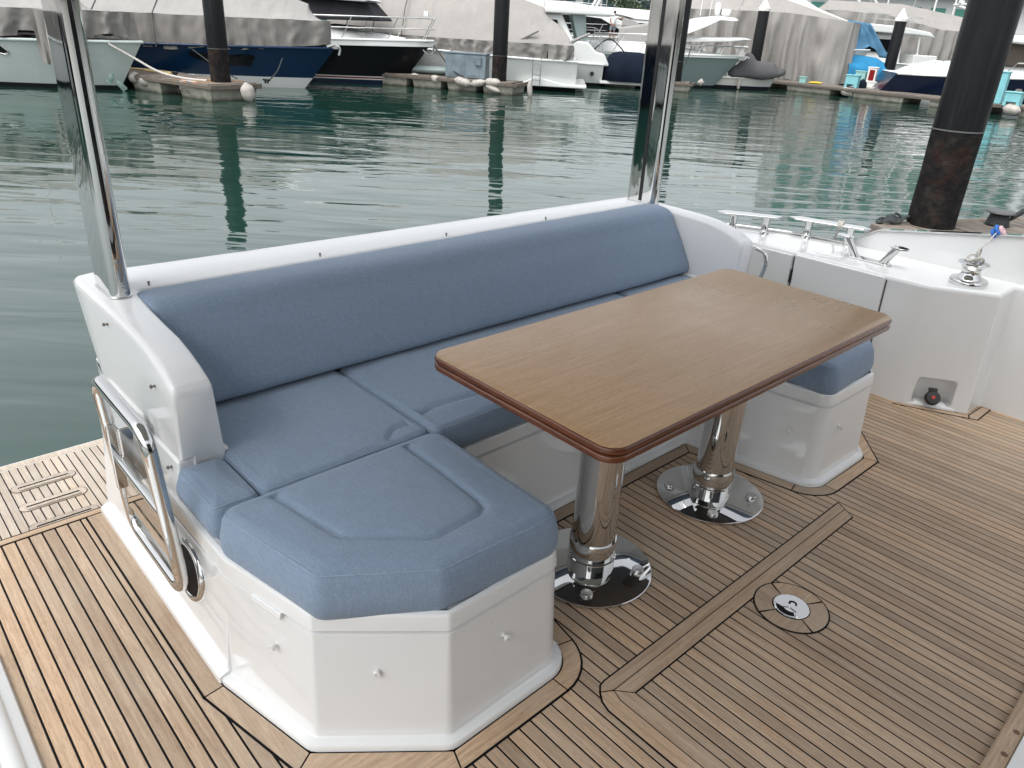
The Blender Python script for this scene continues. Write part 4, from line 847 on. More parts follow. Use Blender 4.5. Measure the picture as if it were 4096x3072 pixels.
# --- 6: large white yacht far behind with the man on its side deck
b = mthing('large_yacht', 'large white yacht with dark side windows and wrapped windscreen behind the navy tender', 'boat', 1.0, 59.0, deg=0)
P, Q, zg = hull(b, 19.0, 5.0, 2.1, 1.8, 1.8, ('hull_white', 'antifoul', 'hull_white'), .2, bands=(.9,), p=2.8)
poly_block(b, 'deckhouse', 'hull_white', [(-7.5, 1.8), (7.2, 1.85), (5.0, 3.05), (3.0, 3.62), (-7.0, 3.62)], -1.85, 1.85, .10, taper=.35)
window(b, fillet([(-6.2, 2.15), (3.4, 2.12), (5.4, 2.25), (3.6, 3.1), (.5, 3.32), (-6.2, 3.2)], .1, 3), -1.80, th=.18)
poly_block(b, 'windscreen_wrap', 'tarp_pale', [(5.0, 2.15), (7.6, 2.1), (6.0, 3.05), (5.1, 3.25)], -1.9, 1.9, .05, taper=.3)
poly_block(b, 'roof', 'hull_white', [(-7.2, 3.6), (3.4, 3.55), (6.0, 3.2), (4.2, 3.75), (1.2, 4.0), (-7.2, 4.05)], -1.7, 1.7, .10, taper=.3)
poly_block(b, 'flybridge_screen', 'window_dark', [(-4.5, 4.0), (1.8, 3.95), (.6, 4.45), (-4.5, 4.6)], -1.3, 1.3, .05, taper=.2)
pts = [P(s) for s in (.2, .35, .5, .62, .74, .86, .96)]; rail(b, [(x, y * .97, z) for x, y, z in pts], .75, 10, lean=.35, r=.022)
# the man on its side deck
def person(u, v, h):
    t = mthing('person', 'man in white T-shirt and grey shorts reaching out on the large yacht', 'person', u, v, h, 0)
    def skin(name, nodes, edges, mat, par, lv=2):
        me = bpy.data.meshes.new(name); me.from_pydata([n[:3] for n in nodes], edges, []); o = bpy.data.objects.new(name, me); C.objects.link(o)
        md = o.modifiers.new('skin', 'SKIN'); sk = me.skin_vertices[0].data
        for i, n in enumerate(nodes): sk[i].radius = (n[3], n[4] if len(n) > 4 else n[3]); sk[i].use_root = (i == 0)
        sb = o.modifiers.new('sub', 'SUBSURF'); sb.levels = lv; sb.render_levels = lv
        bpy.context.view_layer.update(); dg = bpy.context.evaluated_depsgraph_get(); m2 = bpy.data.meshes.new_from_object(o.evaluated_get(dg)); o.modifiers.clear(); o.data = m2; m2.materials.clear(); m2.materials.append(M[mat]); m2.polygons.foreach_set('use_smooth', [True] * len(m2.polygons)); o.parent = par; return o
    N = [(0, 0, .92, .15, .11), (.0, 0, 1.12, .135, .10), (.01, 0, 1.34, .17, .10), (.02, 0, 1.46, .07, .06), (.03, 0, 1.53, .052, .055), (.05, 0, 1.60, .085, .078), (.055, 0, 1.70, .072, .075),
         (-.10, 0, .86, .085), (-.14, -.02, .48, .058), (-.16, -.04, .10, .038), (-.10, -.06, .03, .035), (.10, 0, .86, .085), (.10, .02, .48, .058), (.10, .03, .10, .038), (.17, .02, .03, .035),
         (.20, -.02, 1.40, .055), (.42, -.05, 1.30, .042), (.64, -.08, 1.38, .032), (.72, -.09, 1.40, .03), (-.18, 0, 1.40, .055), (-.22, -.02, 1.14, .042), (-.12, -.10, .95, .032), (-.08, -.12, .93, .03)]
    E_ = [(0, 1), (1, 2), (2, 3), (3, 4), (4, 5), (5, 6), (0, 7), (7, 8), (8, 9), (9, 10), (0, 11), (11, 12), (12, 13), (13, 14), (2, 15), (15, 16), (16, 17), (17, 18), (2, 19), (19, 20), (20, 21), (21, 22)]
    body = skin('body', N, E_, 'skin', t)
    skin('shirt', [(0, 0, .90, .175, .135), (0, 0, 1.12, .16, .125), (.01, 0, 1.34, .19, .125), (.015, 0, 1.43, .10, .09), (.22, -.02, 1.40, .075), (.34, -.04, 1.345, .068), (-.20, 0, 1.40, .075), (-.22, -.01, 1.26, .068)], [(0, 1), (1, 2), (2, 3), (2, 4), (4, 5), (2, 6), (6, 7)], 'shirt', t)
    skin('shorts', [(0, 0, .94, .16, .125), (-.10, 0, .82, .115), (-.135, -.015, .52, .10), (.10, 0, .82, .115), (.105, .015, .52, .10)], [(0, 1), (1, 2), (0, 3), (3, 4)], 'shorts', t)
    h_ = MB().lathe([(.001, .09), (.05, .085), (.088, .05), (.095, .0), (.088, -.04), (.001, -.02)], n=18).build('hair', 'hair', t, 60); h_.location = (.045, .012, 1.695)
    for k in range(5):
        MB().tube([(.72, -.09 + .012 * (k - 2), 1.40), (.77, -.092 + .015 * (k - 2), 1.405 - .01 * abs(k - 2)), (.79, -.09 + .015 * (k - 2), 1.385)], [.010, .009, .007], 6).build('finger', 'skin', body, 60)
person(5.45, 57.0, 1.83)
# --- 7: grey hulled sports cruiser with swept radar arch
b = mthing('sports_cruiser', 'grey hulled sports cruiser with white deck, swept radar arch and bow rail', 'boat', 4.3, 42.6, deg=-3)
P, Q, zg = hull(b, 13.2, 4.0, 1.62, 1.45, 1.75, ('hull_grey', 'antifoul', 'hull_grey'), .12, bands=(.42,), p=2.5, rub='hull_white')
e = [P(.15 + .85 * k / N_) for k in range(N_ + 1)]; f = [Q(.15 + .85 * k / N_) for k in range(N_ + 1)]
MB().rings([[(x, y * 1.012, z - .14) for x, y, z in e + f[::-1]], [(x, y * 1.015, z - .02) for x, y, z in e + f[::-1]], [(x, y * .97, z + .03) for x, y, z in e + f[::-1]]]).build('deck_band', 'hull_white', b, 50)
rr = []
for s, w_, h_ in ((.30, 1.5, .34), (.5, 1.45, .36), (.66, 1.2, .36), (.78, .9, .27), (.87, .55, .14), (.93, .25, .03)):
    x, y, z = P(s); rr.append([(x, -w_ * 1.12, z), (x, -w_, z + h_ * .55), (x, -w_ * .75, z + h_), (x, 0, z + h_ * 1.12), (x, w_ * .75, z + h_), (x, w_, z + h_ * .55), (x, w_ * 1.12, z)])
MB().rings(rr, False, False, False).build('coachroof', 'deck_white', b, 60)
patch(b, fillet([(1.2, 1.02), (2.9, 1.02), (3.7, 1.05), (2.9, .80), (1.2, .74)], .05, 3))
arch = [(3.0, 2.02), (3.1, 2.42), (3.8, 2.80), (5.2, 3.22), (6.1, 3.36), (6.9, 3.30), (7.15, 3.18), (6.8, 3.14), (6.2, 3.16), (5.6, 2.85), (4.9, 2.55), (4.2, 2.26), (3.8, 1.95)]
poly_block(b, 'radar_arch', 'hull_white', [(x - 1.3, z) for x, z in fillet(arch, .12, 3)], -1.5, 1.5, .05, taper=.25)
poly_block(b, 'visor', 'deck_white', [(2.0, 2.28), (4.6, 2.36), (6.2, 2.44), (6.6, 2.38), (5.6, 2.22), (4.0, 2.12), (2.2, 2.10)], -1.2, 1.2, .05)
ra = MB(); ra.lathe([(.001, .30), (.20, .29), (.24, .22), (.24, .08), (.20, 0), (.001, 0)], c=(5.35, .0, 3.40), n=20); ra.lathe([(.001, .55), (.13, .53), (.15, .4), (.14, .1), (.10, 0)], c=(4.95, .3, 3.42), n=18); ra.tube([(4.1, .2, 3.35), (4.15, .2, 5.0)], .016, 6); ra.tube([(4.5, -.2, 3.35), (4.55, -.2, 4.4)], .014, 6); ra.build('radar_domes', 'deck_white', b, 50)
pts = [P(s) for s in (.45, .56, .66, .76, .86, .93, .985)]; rail(b, [(x + .25, y * .93, z) for x, y, z in pts], .80, 7, lean=.40, r=.024)
pts = [Q(s) for s in (.56, .66, .76, .86, .93, .985)]; rail(b, [(x + .25, y * .93, z) for x, y, z in pts], .80, 6, lean=.40, r=.024)
MB().tube(bez([(6.3, -.1, 1.45), (6.55, -.1, 1.42), (6.72, 0, 1.55), (6.85, 0, 1.5)], 4), .05, 6).build('anchor', 'rail_steel', b, 50)
# --- 8: cruiser with navy bimini behind it
b = mthing('cruiser', 'cruiser with a navy blue bimini and pale windscreen cover behind the radar arch', 'boat', 8.8, 53.0, deg=0)
hull(b, 12, 4, 1.8, 1.5, 1.4, ('hull_white', 'antifoul', 'hull_white'), .15, bands=(.7,))
poly_block(b, 'bimini', 'tarp_navy', [(-1.6, 4.0), (1.2, 4.10), (3.3, 3.82), (3.6, 3.66), (1.0, 3.90), (-1.6, 3.82)], -1.5, 1.5, .05)
poly_block(b, 'windscreen_cover', 'tarp_pale', [(-3.2, 1.7), (4.4, 1.7), (2.4, 2.9), (.3, 3.6), (-.6, 3.1), (-3.2, 2.6)], -1.5, 1.5, .1, taper=.4)
fr = MB()
for x0, x1 in ((-.4, .6), (1.8, .4), (2.6, 3.2), (.3, 1.2)): fr.tube([(x0, -1.5, 2.4), (x1, -1.45, 3.9)], .022, 6)
fr.build('bimini_frame', 'rail_steel', b, 50)
# --- 9: huge grey tarpaulin boat
b = mthing('shrouded_yacht', 'tall yacht fully shrouded in a grey tarpaulin hanging down to the dock', 'boat', 13.9, 49.5, deg=-20)
hull(b, 11.5, 4.4, 2.2, 1.9, 1.3, ('hull_white', 'antifoul', 'hull_white'), .15, bands=(.8,))
ev = [(-5.6, -2.25, 3.75), (-3.5, -2.35, 3.80), (-1.0, -2.40, 3.82), (1.2, -2.40, 3.80), (3.4, -2.3, 3.62), (4.6, -2.0, 3.50), (5.0, 0, 3.50), (4.6, 2.0, 3.55), (1.2, 2.4, 3.8), (-3.5, 2.35, 3.8), (-5.6, 2.25, 3.75)]
drape(b, ev, lambda x: (0, 5.0 if x < -1 else 5.0 - (x + 1) * .27, max(-4.8, min(4.4, x))), drop=lambda x: (2.55 if x < -2.2 else (2.55 + (x + 2.2) * .9 if x < -1.4 else 3.25)), amp=.16, freq=1.25, seed=2.4, hem=.22, top_sag=.18, seams=(-1.6,), mat='tarp_beige', seamat='tarp_pale')
o = MB().lathe([(.30, -.75), (.36, -.4), (.38, 0), (.36, .4), (.28, .75)], n=20).build('hung_fender', 'fender', b, 50); o.location = (-.9, -2.75, .95); o.rotation_euler = (0, -.25, 0)
poly_block(b, 'hull_side', 'hull_white', [(-5.2, .22), (-.8, .22), (-.8, .55), (-5.2, .55)], -2.5, -2.2, .03)
# --- 10: jet ski under charcoal cover on a low tender
b = mthing('low_tender', 'low cream tender with navy stripe moored at the grey shroud', 'boat', 10.6, 43.4, deg=-4)
P, Q, zg = hull(b, 4.8, 1.9, .62, .52, .5, ('hull_cream', 'antifoul', 'hull_dark_navy', 'hull_cream'), .10, bands=(.16, .24), p=2.2)
poly_block(b, 'console', 'hull_cream', [(-1.9, .5), (-.7, .5), (-.9, 1.1), (-1.7, 1.35)], -.6, .6, .08)
MB().tube([(-.3, -.7, .6), (-.45, -.7, 1.2), (-.3, -.3, 1.3)], .10, 8).build('roll_bar', 'hull_cream', b, 50)
o = MB().lathe([(.001, -.28), (.06, -.27), (.085, -.15), (.085, .15), (.06, .27), (.001, .28)], n=14).build('side_fender', 'fender', b, 50); o.location = (.35, -1.0, .30)
js = MB(); rg = []
for x, w_, z0, z1 in ((-1.50, .05, .30, .40), (-1.42, .20, .16, .50), (-1.25, .36, .05, .58), (-1.0, .44, .0, .66), (-.80, .46, .0, .98), (-.62, .48, .0, 1.20), (-.45, .48, .0, 1.26), (-.28, .46, .0, 1.12), (-.12, .45, .0, .90), (.1, .44, .0, .86), (.4, .43, .0, .88), (.7, .41, .03, .84), (.9, .38, .06, .80), (1.0, .34, .12, .62), (1.2, .30, .18, .60), (1.38, .22, .24, .58), (1.50, .05, .35, .48)):
    ring = []
    for k in range(40):
        a = 2 * PI * k / 40; ca, sa = math.cos(a), math.sin(a); e = .62
        px_, pz_ = math.copysign(abs(ca) ** e, ca), math.copysign(abs(sa) ** e, sa)
        wq = 1 - .38 * max(0, pz_); nn_ = noise.noise(Vector((x * 3.1, ca * 2.2, sa * 2.2))) * .07 + noise.noise(Vector((x * 8, ca * 5, sa * 5))) * .03
        ring.append((x + nn_ * .5, w_ * wq * px_ * (1 + nn_), z0 + (z1 - z0) * (.5 + .5 * pz_) + nn_ * .5))
    rg.append(ring)
js.rings(rg); js = js.build('covered_jet_ski', 'tarp_charcoal', None, 60); js.location = W(11.75, 42.75, .52); js.rotation_euler = (0, 0, A0 + math.radians(-6)); tag(js, 'jet ski under a wrinkled charcoal cover on the low tender', 'jet ski')
# --- 11: white yacht with flybridge behind the blue sheet
b = mthing('trawler_yacht', 'white flybridge boat with overhanging roof behind the blue tarpaulin', 'boat', 19.2, 51.5, deg=182)
P, Q, zg = hull(b, 10.5, 4.0, 1.9, 1.5, 1.0, ('hull_white', 'antifoul', 'hull_white'), .15, bands=(.6,))
poly_block(b, 'stern_wall', 'hull_white', [(-5.25, .4), (-3.6, .4), (-3.6, 2.05), (-5.0, 2.05)], -1.95, 1.95, .05)
poly_block(b, 'cabin', 'hull_white', [(-2.6, 1.5), (4.2, 1.6), (3.2, 3.1), (-2.6, 3.1)], -1.6, 1.6, .06, taper=.15)
window(b, fillet([(-2.2, 2.1), (2.9, 2.1), (2.4, 2.8), (-2.2, 2.8)], .05, 3), 1.58, th=.08)
poly_block(b, 'boat_deck_roof', 'hull_white', [(-4.6, 3.02), (-4.2, 3.30), (-2.4, 3.52), (3.8, 3.72), (3.8, 3.2), (-3.4, 3.12)], -2.0, 2.0, .06)
poly_block(b, 'fly_screen', 'hull_white', [(.4, 3.6), (4.6, 3.7), (4.2, 4.5), (3.6, 4.75), (2.4, 4.2)], -1.5, 1.5, .08, taper=.2)
for x0 in (-3.9, -2.8): MB().tube([(x0, 1.8, 1.5), (x0 + .2, 1.8, 3.2)], .05, 8).build('roof_post', 'hull_white', b, 50)
rail(b, [(-3.6, 1.8, 3.45), (-2.0, 1.85, 3.55), (.2, 1.85, 3.62)], .55, 5, lean=.0, r=.025)
MB().tube(bez([(-4.6, 2.0, 1.6), (-4.8, 2.05, 1.0), (-5.5, 2.0, .5)], 4), .03, 6).build('stern_rail', 'rail_steel', b, 50)
# blue sheets
bt = MB(); rws = []
for r in range(14):
    t = r / 13; rws.append([(-.75 + 1.75 * (k / 16) * (.75 + .65 * t) + .35 * t, -.05 * math.sin(k * 1.7 + t * 3) - .25 * t + .06 * noise.noise(Vector((k * .5, t * 4, 2))), 3.65 - 1.75 * t - .10 * (k / 16) + (0.0 if not (.25 < k / 16 < .75 and t > .7) else .55 * (t - .7) / .3 * math.sin(PI * (k / 16 - .25) / .5))) for k in range(17)])
bt.rings(rws, False, False, False); bt = bt.build('blue_tarpaulin', 'tarp_blue', None, 70); bt.location = W(18.55, 47.9, 0); bt.rotation_euler = (0, 0, A0); md = bt.modifiers.new('thick', 'SOLIDIFY'); md.thickness = .02
tag(bt, 'faded blue tarpaulin hanging torn from the boat roof', 'tarpaulin')
bt = MB(); rws = []
for r in range(16):
    t = r / 15; fl = min(1, t / .62); dn = max(0, (t - .62) / .38)
    rws.append([(-.95 + (1.9 + .75 * fl) * (k / 16) + .10 * fl, -.9 * fl - .05 * math.sin(k * 1.9 + 1) * (.4 + dn) - .12 * dn, 1.95 - .62 * fl - .16 * (k / 16) - 1.02 * dn + .04 * math.sin(k * 1.3) * fl) for k in range(17)])
bt.rings(rws, False, False, False); bt = bt.build('blue_sheet', 'tarp_bright_blue', None, 70); bt.location = W(18.7, 47.2, 0); bt.rotation_euler = (0, 0, A0); md = bt.modifiers.new('thick', 'SOLIDIFY'); md.thickness = .02
tag(bt, 'bright blue sheet draped like a table cloth over gear on the dock', 'tarpaulin')
# --- 12: grey covered boat further right
b = mthing('covered_cruiser', 'cruiser under a ridged grey tent cover beyond the white capped pile', 'boat', 24.6, 57.0, deg=178)
hull(b, 12, 4.2, 2.0, 1.6, 1.3, ('hull_white', 'antifoul', 'hull_white'), .15, bands=(.7,))
ev = [(-5.8, -2.2, 3.45), (-2, -2.3, 3.55), (2, -2.3, 4.3), (5.4, -2.1, 4.35), (5.6, 0, 4.35), (5.4, 2.1, 4.35), (2, 2.3, 4.3), (-2, 2.3, 3.55), (-5.8, 2.2, 3.45)]
drape(b, ev, lambda x: (0, 5.0 + (.0 if x > 0 else x * .14), max(-5.0, min(4.9, x))), drop=2.3, amp=.13, freq=1.6, seed=6.1, hem=.25, top_sag=.12, mat='tarp_beige')
# --- 13: dark navy day boat, near right
b = mthing('day_boat', 'dark navy day boat with white deck half hidden behind the near pile', 'boat', 24.1, 41.2, deg=-12)
P, Q, zg = hull(b, 11.5, 3.6, 1.62, 1.28, 1.2, ('hull_dark_navy', 'hull_white', 'hull_dark_navy'), .18, bands=(.3,), trake=1.1, rub='hull_white')
poly_block(b, 'stern_platform', 'hull_cream', [(-7.4, .22), (-5.2, .22), (-5.2, .42), (-7.2, .40)], -1.6, 1.6, .06)
poly_block(b, 'cabin', 'deck_white', [(-5.3, 1.25), (4.6, 1.4), (3.0, 1.95), (-3.6, 1.92), (-4.8, 1.55)], -1.5, 1.5, .10, taper=.45)
poly_block(b, 'hardtop', 'deck_white', [(-2.6, 3.0), (3.6, 2.6), (4.0, 2.72), (1.0, 3.28), (-2.4, 3.2)], -1.6, 1.6, .08)
poly_block(b, 'cockpit_interior', 'bark', [(-1.8, 1.9), (3.4, 1.9), (3.1, 2.7), (-1.4, 3.0)], -1.35, 1.35, .05)
rail(b, [(-.5, -1.6, 1.42), (2, -1.65, 1.5), (4, -1.2, 1.55)], .62, 5, lean=.5, r=.026)
for x0 in (-.2, 1.0): patch(b, fillet([(x0, .92), (x0 + .32, .92), (x0 + .12, .45), (x0 - .22, .45)], .1, 4), mat='fender', name='side_pad', out=.05)
rail(b, [(-4.0, -1.2, 1.78), (-3.2, -1.2, 1.9), (-2.2, -1.2, 1.92)], .10, 5, lean=0, r=.02, mid=False)
# --- 14: white boat beyond it at the frame edge
b = mthing('white_cruiser', 'white cruiser with dark visor and bow rails at the right edge', 'boat', 31.8, 50.5, deg=184)
P, Q, zg = hull(b, 13, 4.2, 2.1, 1.8, 1.4, ('hull_white', 'antifoul', 'hull_white'), .15, bands=(.7,))
poly_block(b, 'deckhouse', 'deck_white', [(-4, 1.9), (3.5, 1.9), (1.6, 3.0), (-4, 3.3)], -1.7, 1.7, .1, taper=.3); window(b, [(-3, 2.3), (1.8, 2.25), (1.0, 2.8), (-3, 2.95)], 1.66, th=.12)
poly_block(b, 'visor', 'tarp_navy', [(-4.2, 3.25), (2.2, 2.95), (2.4, 3.1), (-4.2, 3.5)], -1.8, 1.8, .05)
pts = [Q(s) for s in (.5, .62, .74, .86, .97)]; rail(b, pts, .8, 6, lean=-.3, r=.028)

# --- neighbours off to the left, seen mirrored in the chrome poles
def covered(u, v, deg, L, hm, bm_, label, seed, cov='tarp_grey', zc=2.1, top=3.3):
    b = mthing('moored_boat', label, 'boat', u, v, 0, deg, 'boats moored out to the left')
    P, Q, zg = hull(b, L, 3.9, 1.5, 1.25, 1.4, (hm, bm_, hm), .12, bands=(.4,))
    drape(b, eaves(P, Q, .02, .96, zc, .05, bow=.15), lambda x: (0, top - max(0, x - 1) * .2, max(-L * .4, min(L * .4, x))), drop=.8, amp=.06, freq=2.2, seed=seed, mat=cov, roofmat='tarp_pale')
covered(-24.5, 17.5, 58, 12, 'hull_white', 'antifoul', 'white covered motor boat out to the left beyond the frame edge', 3)
covered(-26.0, 6.5, 78, 11, 'hull_dark_navy', 'antifoul', 'dark navy covered boat far out to the left of the cockpit', 5, 'tarp_navy')
covered(-25.5, -4.5, 95, 11, 'hull_white', 'antifoul', 'white boat with charcoal cover level with the cockpit on the left', 8, 'tarp_charcoal')
covered(-21.0, -14.0, 120, 11, 'hull_black', 'antifoul', 'black boat with grey cover behind the cockpit on the left', 9)

# --- second row behind, filling the gaps between the covers
def rowboat(u, v, deg, L, label, h=0., hm='hull_white', cov=None):
    b = mthing('motor_yacht', label, 'boat', u, v, 0, deg); P, Q, zg = hull(b, L, 4.4, 2.1, 1.7, 1.5, (hm, 'antifoul', hm), .15, bands=(.7,))
    poly_block(b, 'deckhouse', 'hull_white', [(-L * .40, 1.7), (L * .30, 1.8), (L * .16, 3.05 + h), (-L * .38, 3.15 + h)], -1.8, 1.8, .1, taper=.35)
    for sd in (-1, 1): window(b, fillet([(-L * .34, 2.2), (L * .19, 2.25), (L * .13, 2.8 + h), (-L * .33, 2.85 + h)], .08, 3), sd * 1.68, th=.12)
    poly_block(b, 'flybridge', cov or 'hull_white', [(-L * .42, 3.12 + h), (L * .13, 3.0 + h), (L * .06, 3.75 + h), (-L * .38, 3.85 + h)], -1.6, 1.6, .08, taper=.2)
    arch = MB()
    for sd in (-1, 1): arch.tube(bez([(-L * .30, sd * 1.4, 3.6 + h), (-L * .26, sd * 1.3, 4.6 + h), (-L * .16, sd * 1.1, 5.0 + h)], 4), .09, 8)
    arch.tube([(-L * .16, -1.1, 5.0 + h), (-L * .16, 1.1, 5.0 + h)], .09, 8); arch.lathe([(.001, .25), (.22, .22), (.25, .08), (.2, 0)], c=(-L * .16, 0, 5.05 + h), n=16); arch.build('radar_arch', 'hull_white', b, 60)
    rail(b, [(x, y * .96, z) for x, y, z in [P(s) for s in (.4, .55, .7, .85, .97)]], .75, 8, lean=.3, r=.024); rail(b, [(x, y * .96, z) for x, y, z in [Q(s) for s in (.4, .55, .7, .85, .97)]], .75, 8, lean=.3, r=.024)
    MB().tube([(-L * .2, .5, 4.9 + h), (-L * .22, .5, 7.6 + h)], .02, 6).build('aerial', 'plastic_white', b, 60)
rowboat(-5.6, 47.0, -3, 14, 'white flybridge yacht behind the pale wrapped cruiser', .3)
rowboat(9.5, 68.0, 4, 16, 'white yacht with radar arch behind the man, beside the right chrome pole', .2)
rowboat(21.0, 64.0, 183, 15, 'white yacht with tall flybridge behind the blue tarpaulin', .9)
rowboat(30.5, 66.0, 178, 15, 'white yacht with beige flybridge cover left of the near pile', .6, cov='tarp_beige')
rowboat(-20.5, 36.5, 0, 14, 'white yacht rising behind the two covered boats on the left', .8)
# ------------------------------------------------------------------ piles
def pile(u, v, top, r, label, band=1.35, cap=False, loc=None, seed=0):
    t = thing('mooring_pile', label, 'pile', loc or W(u, v, 0)); N = 40
    def ring(z, rr, wob=0): return [(rr * math.cos(a) * (1 + wob * noise.noise(Vector((math.cos(a) * 2 + seed, math.sin(a) * 2, z * 2.2)))), rr * math.sin(a) * (1 + wob * noise.noise(Vector((math.cos(a) * 2 + seed, math.sin(a) * 2, z * 2.2)))), z) for a in [2 * PI * k / N for k in range(N)]]
    MB().rings([ring(-1.2 + k * (band + 1.2) / 16, r, .035) for k in range(17)]).build('tidal_zone', 'pile_rusty', t, 60)
    MB().rings([ring(band - .02, r * 1.008), ring(top - .02, r * 1.008), ring(top, r * .97)]).build('sleeve', 'pile_black', t, 40)
    MB().rings([ring(band - .008, r * 1.02), ring(band + .008, r * 1.02)]).build('band', 'line_mark', t, 40)
    if cap: MB().lathe([(r * 1.10, top - .04), (r * 1.12, top + .10), (r * .9, top + .16), (.02, top + .62), (.001, top + .62)], n=24).build('cone_cap', 'pile_cap', t, 40)
    return t
pile(-9.20, 23.95, 4.25, .285, 'black sleeved pile at the end of the wooden finger dock on the left', 1.38)
pile(-1.20, 31.55, 4.3, .285, 'black pile beside the blue grey dock cabinet', 1.35, seed=3)
pile(6.85, 38.6, 4.3, .30, 'black pile directly behind the right chrome pole', 1.3, seed=5)
pile(12.55, 46.2, 3.85, .30, 'white capped pile between the radar arch and the grey shroud', .9, True, seed=7)
pile(20.25, 46.6, 3.75, .30, 'white capped pile in front of the flybridge boat', .5, True, seed=9)
pile(0, 0, 5.6, .285, 'thick rusty near pile rising behind the gunwale at the right', 1.62, loc=W(5.30, 9.85, 0), seed=11)
# ------------------------------------------------------------------ docks
def dock(name, label, a, b, width, h, mat_new=(), nfl=4, float_off=.0, bd=.16, gap=.012, floatlen=1.5, boards=True, fdepth=.50):
    a, b = Vector(a), Vector(b); d = (b - a).normalized(); L = (b - a).length; ang = math.atan2(d.y, d.x)
    t = thing(name, label, 'dock', W(a.x, a.y, 0), A0 + ang)
    n = int(L / bd); me = None
    for k in range(n):
        mat = 'dock_wood_new' if k in mat_new else 'dock_wood'
        dz = random.uniform(-.006, .006)
        o = MB().box(gap / 2, bd - gap / 2, -width / 2, width / 2, h - .04, h).build('plank', mat, t, None) if (me is None or k in mat_new) else bpy.data.objects.new('plank', me)
        if me is None and k not in mat_new: me = o.data
        if o.name not in C.objects: C.objects.link(o); o.parent = t
        o.location = (k * bd, random.uniform(-.01, .01), dz)
    for sy in (-1, 1): MB().box(-.02, L + .05, sy * width / 2 - .05, sy * width / 2 + .05, h - .14, h - .035).build('side_beam', 'dock_edge', t, 40, bevel=(.012, 2))
    MB().box(L, L + .10, -width / 2 - .05, width / 2 + .05, h - .15, h - .01).build('end_beam', 'dock_edge', t, 40, bevel=(.015, 2))
    for k in range(nfl):
        x0 = .25 + k * (L - .3 - floatlen) / max(1, nfl - 1)
        f = MB(); w0, w1 = width / 2 - .02, width / 2 - .16
        f.rings([[(x0 + .10, -w1, -.35), (x0 + floatlen - .10, -w1, -.35), (x0 + floatlen - .10, w1, -.35), (x0 + .10, w1, -.35)], [(x0, -w0, h - .13), (x0 + floatlen, -w0, h - .13), (x0 + floatlen, w0, h - .13), (x0, w0, h - .13)]]); f.build('float', 'concrete', t, 40, bevel=(.02, 2))
    return t, d, L
d1, dd1, L1 = dock('finger_dock', 'weathered wooden finger dock with orange new boards at the left', (-16.3, 28.5), (-8.65, 23.55), 1.7, .47, (43, 46, 49), 4, bd=.17, floatlen=1.5)
text(d1, 'CMC378', .16, (L1 - 1.3, -.842, .12), (PI / 2 + .13, 0, 0), 'bark', 'float_stencil')
d2, dd2, L2 = dock('finger_dock', 'wooden finger dock carrying the blue grey cabinet', (-7.5, 33.7), (-.35, 31.35), 1.5, .45, (), 5, bd=.18, floatlen=1.25)
d3, dd3, L3 = dock('walkway_dock', 'long wooden walkway dock in front of the shrouded yacht', (12.0, 47.6), (23.5, 33.4), 2.0, .42, (), 5, bd=.17, floatlen=2.6)
d4, dd4, L4 = dock('small_dock', 'short dock end with two white fenders under the grey hulled cruiser', (3.5, 39.6), (7.7, 38.5), 1.2, .42, (), 2, bd=.2)
# near dock alongside
P0, P1 = Vector((9.62, 3.05)), Vector((17.0, .0)); dv = (P1 - P0).normalized()
t = thing('near_dock', 'weathered plank dock alongside, glimpsed behind the gunwale at the right', 'dock', (P0.x, P0.y, ZW), math.atan2(dv.y, dv.x)); me = None
for k in range(40):
    if me is None: o = MB().box(.008, .172, -.85, .85, .39, .44).build('plank', 'dock_wood', t, None); me = o.data
    else: o = bpy.data.objects.new('plank', me); C.objects.link(o); o.parent = t
    o.location = (.12 + k * .18, 0, random.uniform(-.005, .005))
for sy in (-1, 1): MB().box(0, 7.8, sy * .86 - .06, sy * .86 + .06, .22, .455).build('side_beam', 'dock_wood', t, 40, bevel=(.02, 2))
MB().box(-.02, .12, -.92, .92, .22, .455).build('end_beam', 'dock_wood', t, 40, bevel=(.02, 2))
MB().box(.2, 7.6, -.7, .7, -.4, .25).build('float', 'concrete', t, 40)
c = W(6.28, 10.05, .44)
t = thing('dock_bollard', 'black rope wound bollard with a pale top on the near dock', 'bollard', c)
MB().lathe([(.15, 0), (.15, .02), (.09, .04), (.075, .13), (.10, .17), (.001, .17)], n=24).build('drum', 'rubber', t, 40)
MB().lathe([(.001, .165), (.165, .165), (.175, .175), (.165, .195), (.001, .20)], n=28).build('cap', 'line_mark', t, 40)
mb = MB()
for k in range(5): mb.tube([((.125 - .006 * k) * math.cos(a), (.125 - .006 * k) * math.sin(a), .03 + k * .026) for a in [2 * PI * i / 20 for i in range(20)]], .017, 7, True)
mb.build('rope_turns', 'rope_dark', t, 60)
rope(0, [(6.42, 10.05, .52), (6.62, 9.98, .74), (6.95, 9.85, 1.15), (7.6, 9.6, 1.9)], .022, 'rope_dark', 'dark mooring rope rising from the bollard out of frame')
tag(MB().tube(bez([W(6.44, 10.045, .55), W(6.52, 10.02, .63), W(6.62, 9.98, .74)], 4), .034, 9).build('chafe_sleeve', 'rope_dark', None, 60), 'dark chafe sleeve round the rope above the near bollard', 'sleeve')
mb = MB()
for k in range(6): mb.tube([tuple(Vector(W(4.66 + .05 * k, 9.75 + .02 * k, .47)) + Vector((.09 * math.cos(a), .09 * math.sin(a), .03 * math.sin(a * 2 + k) + .02 * k * .5))) for a in [2 * PI * i / 14 for i in range(14)]], .014, 6, True)
tag(mb.build('rope_coil', 'rope_dark', None, 60), 'small dark rope coil on the corner of the near dock', 'rope')
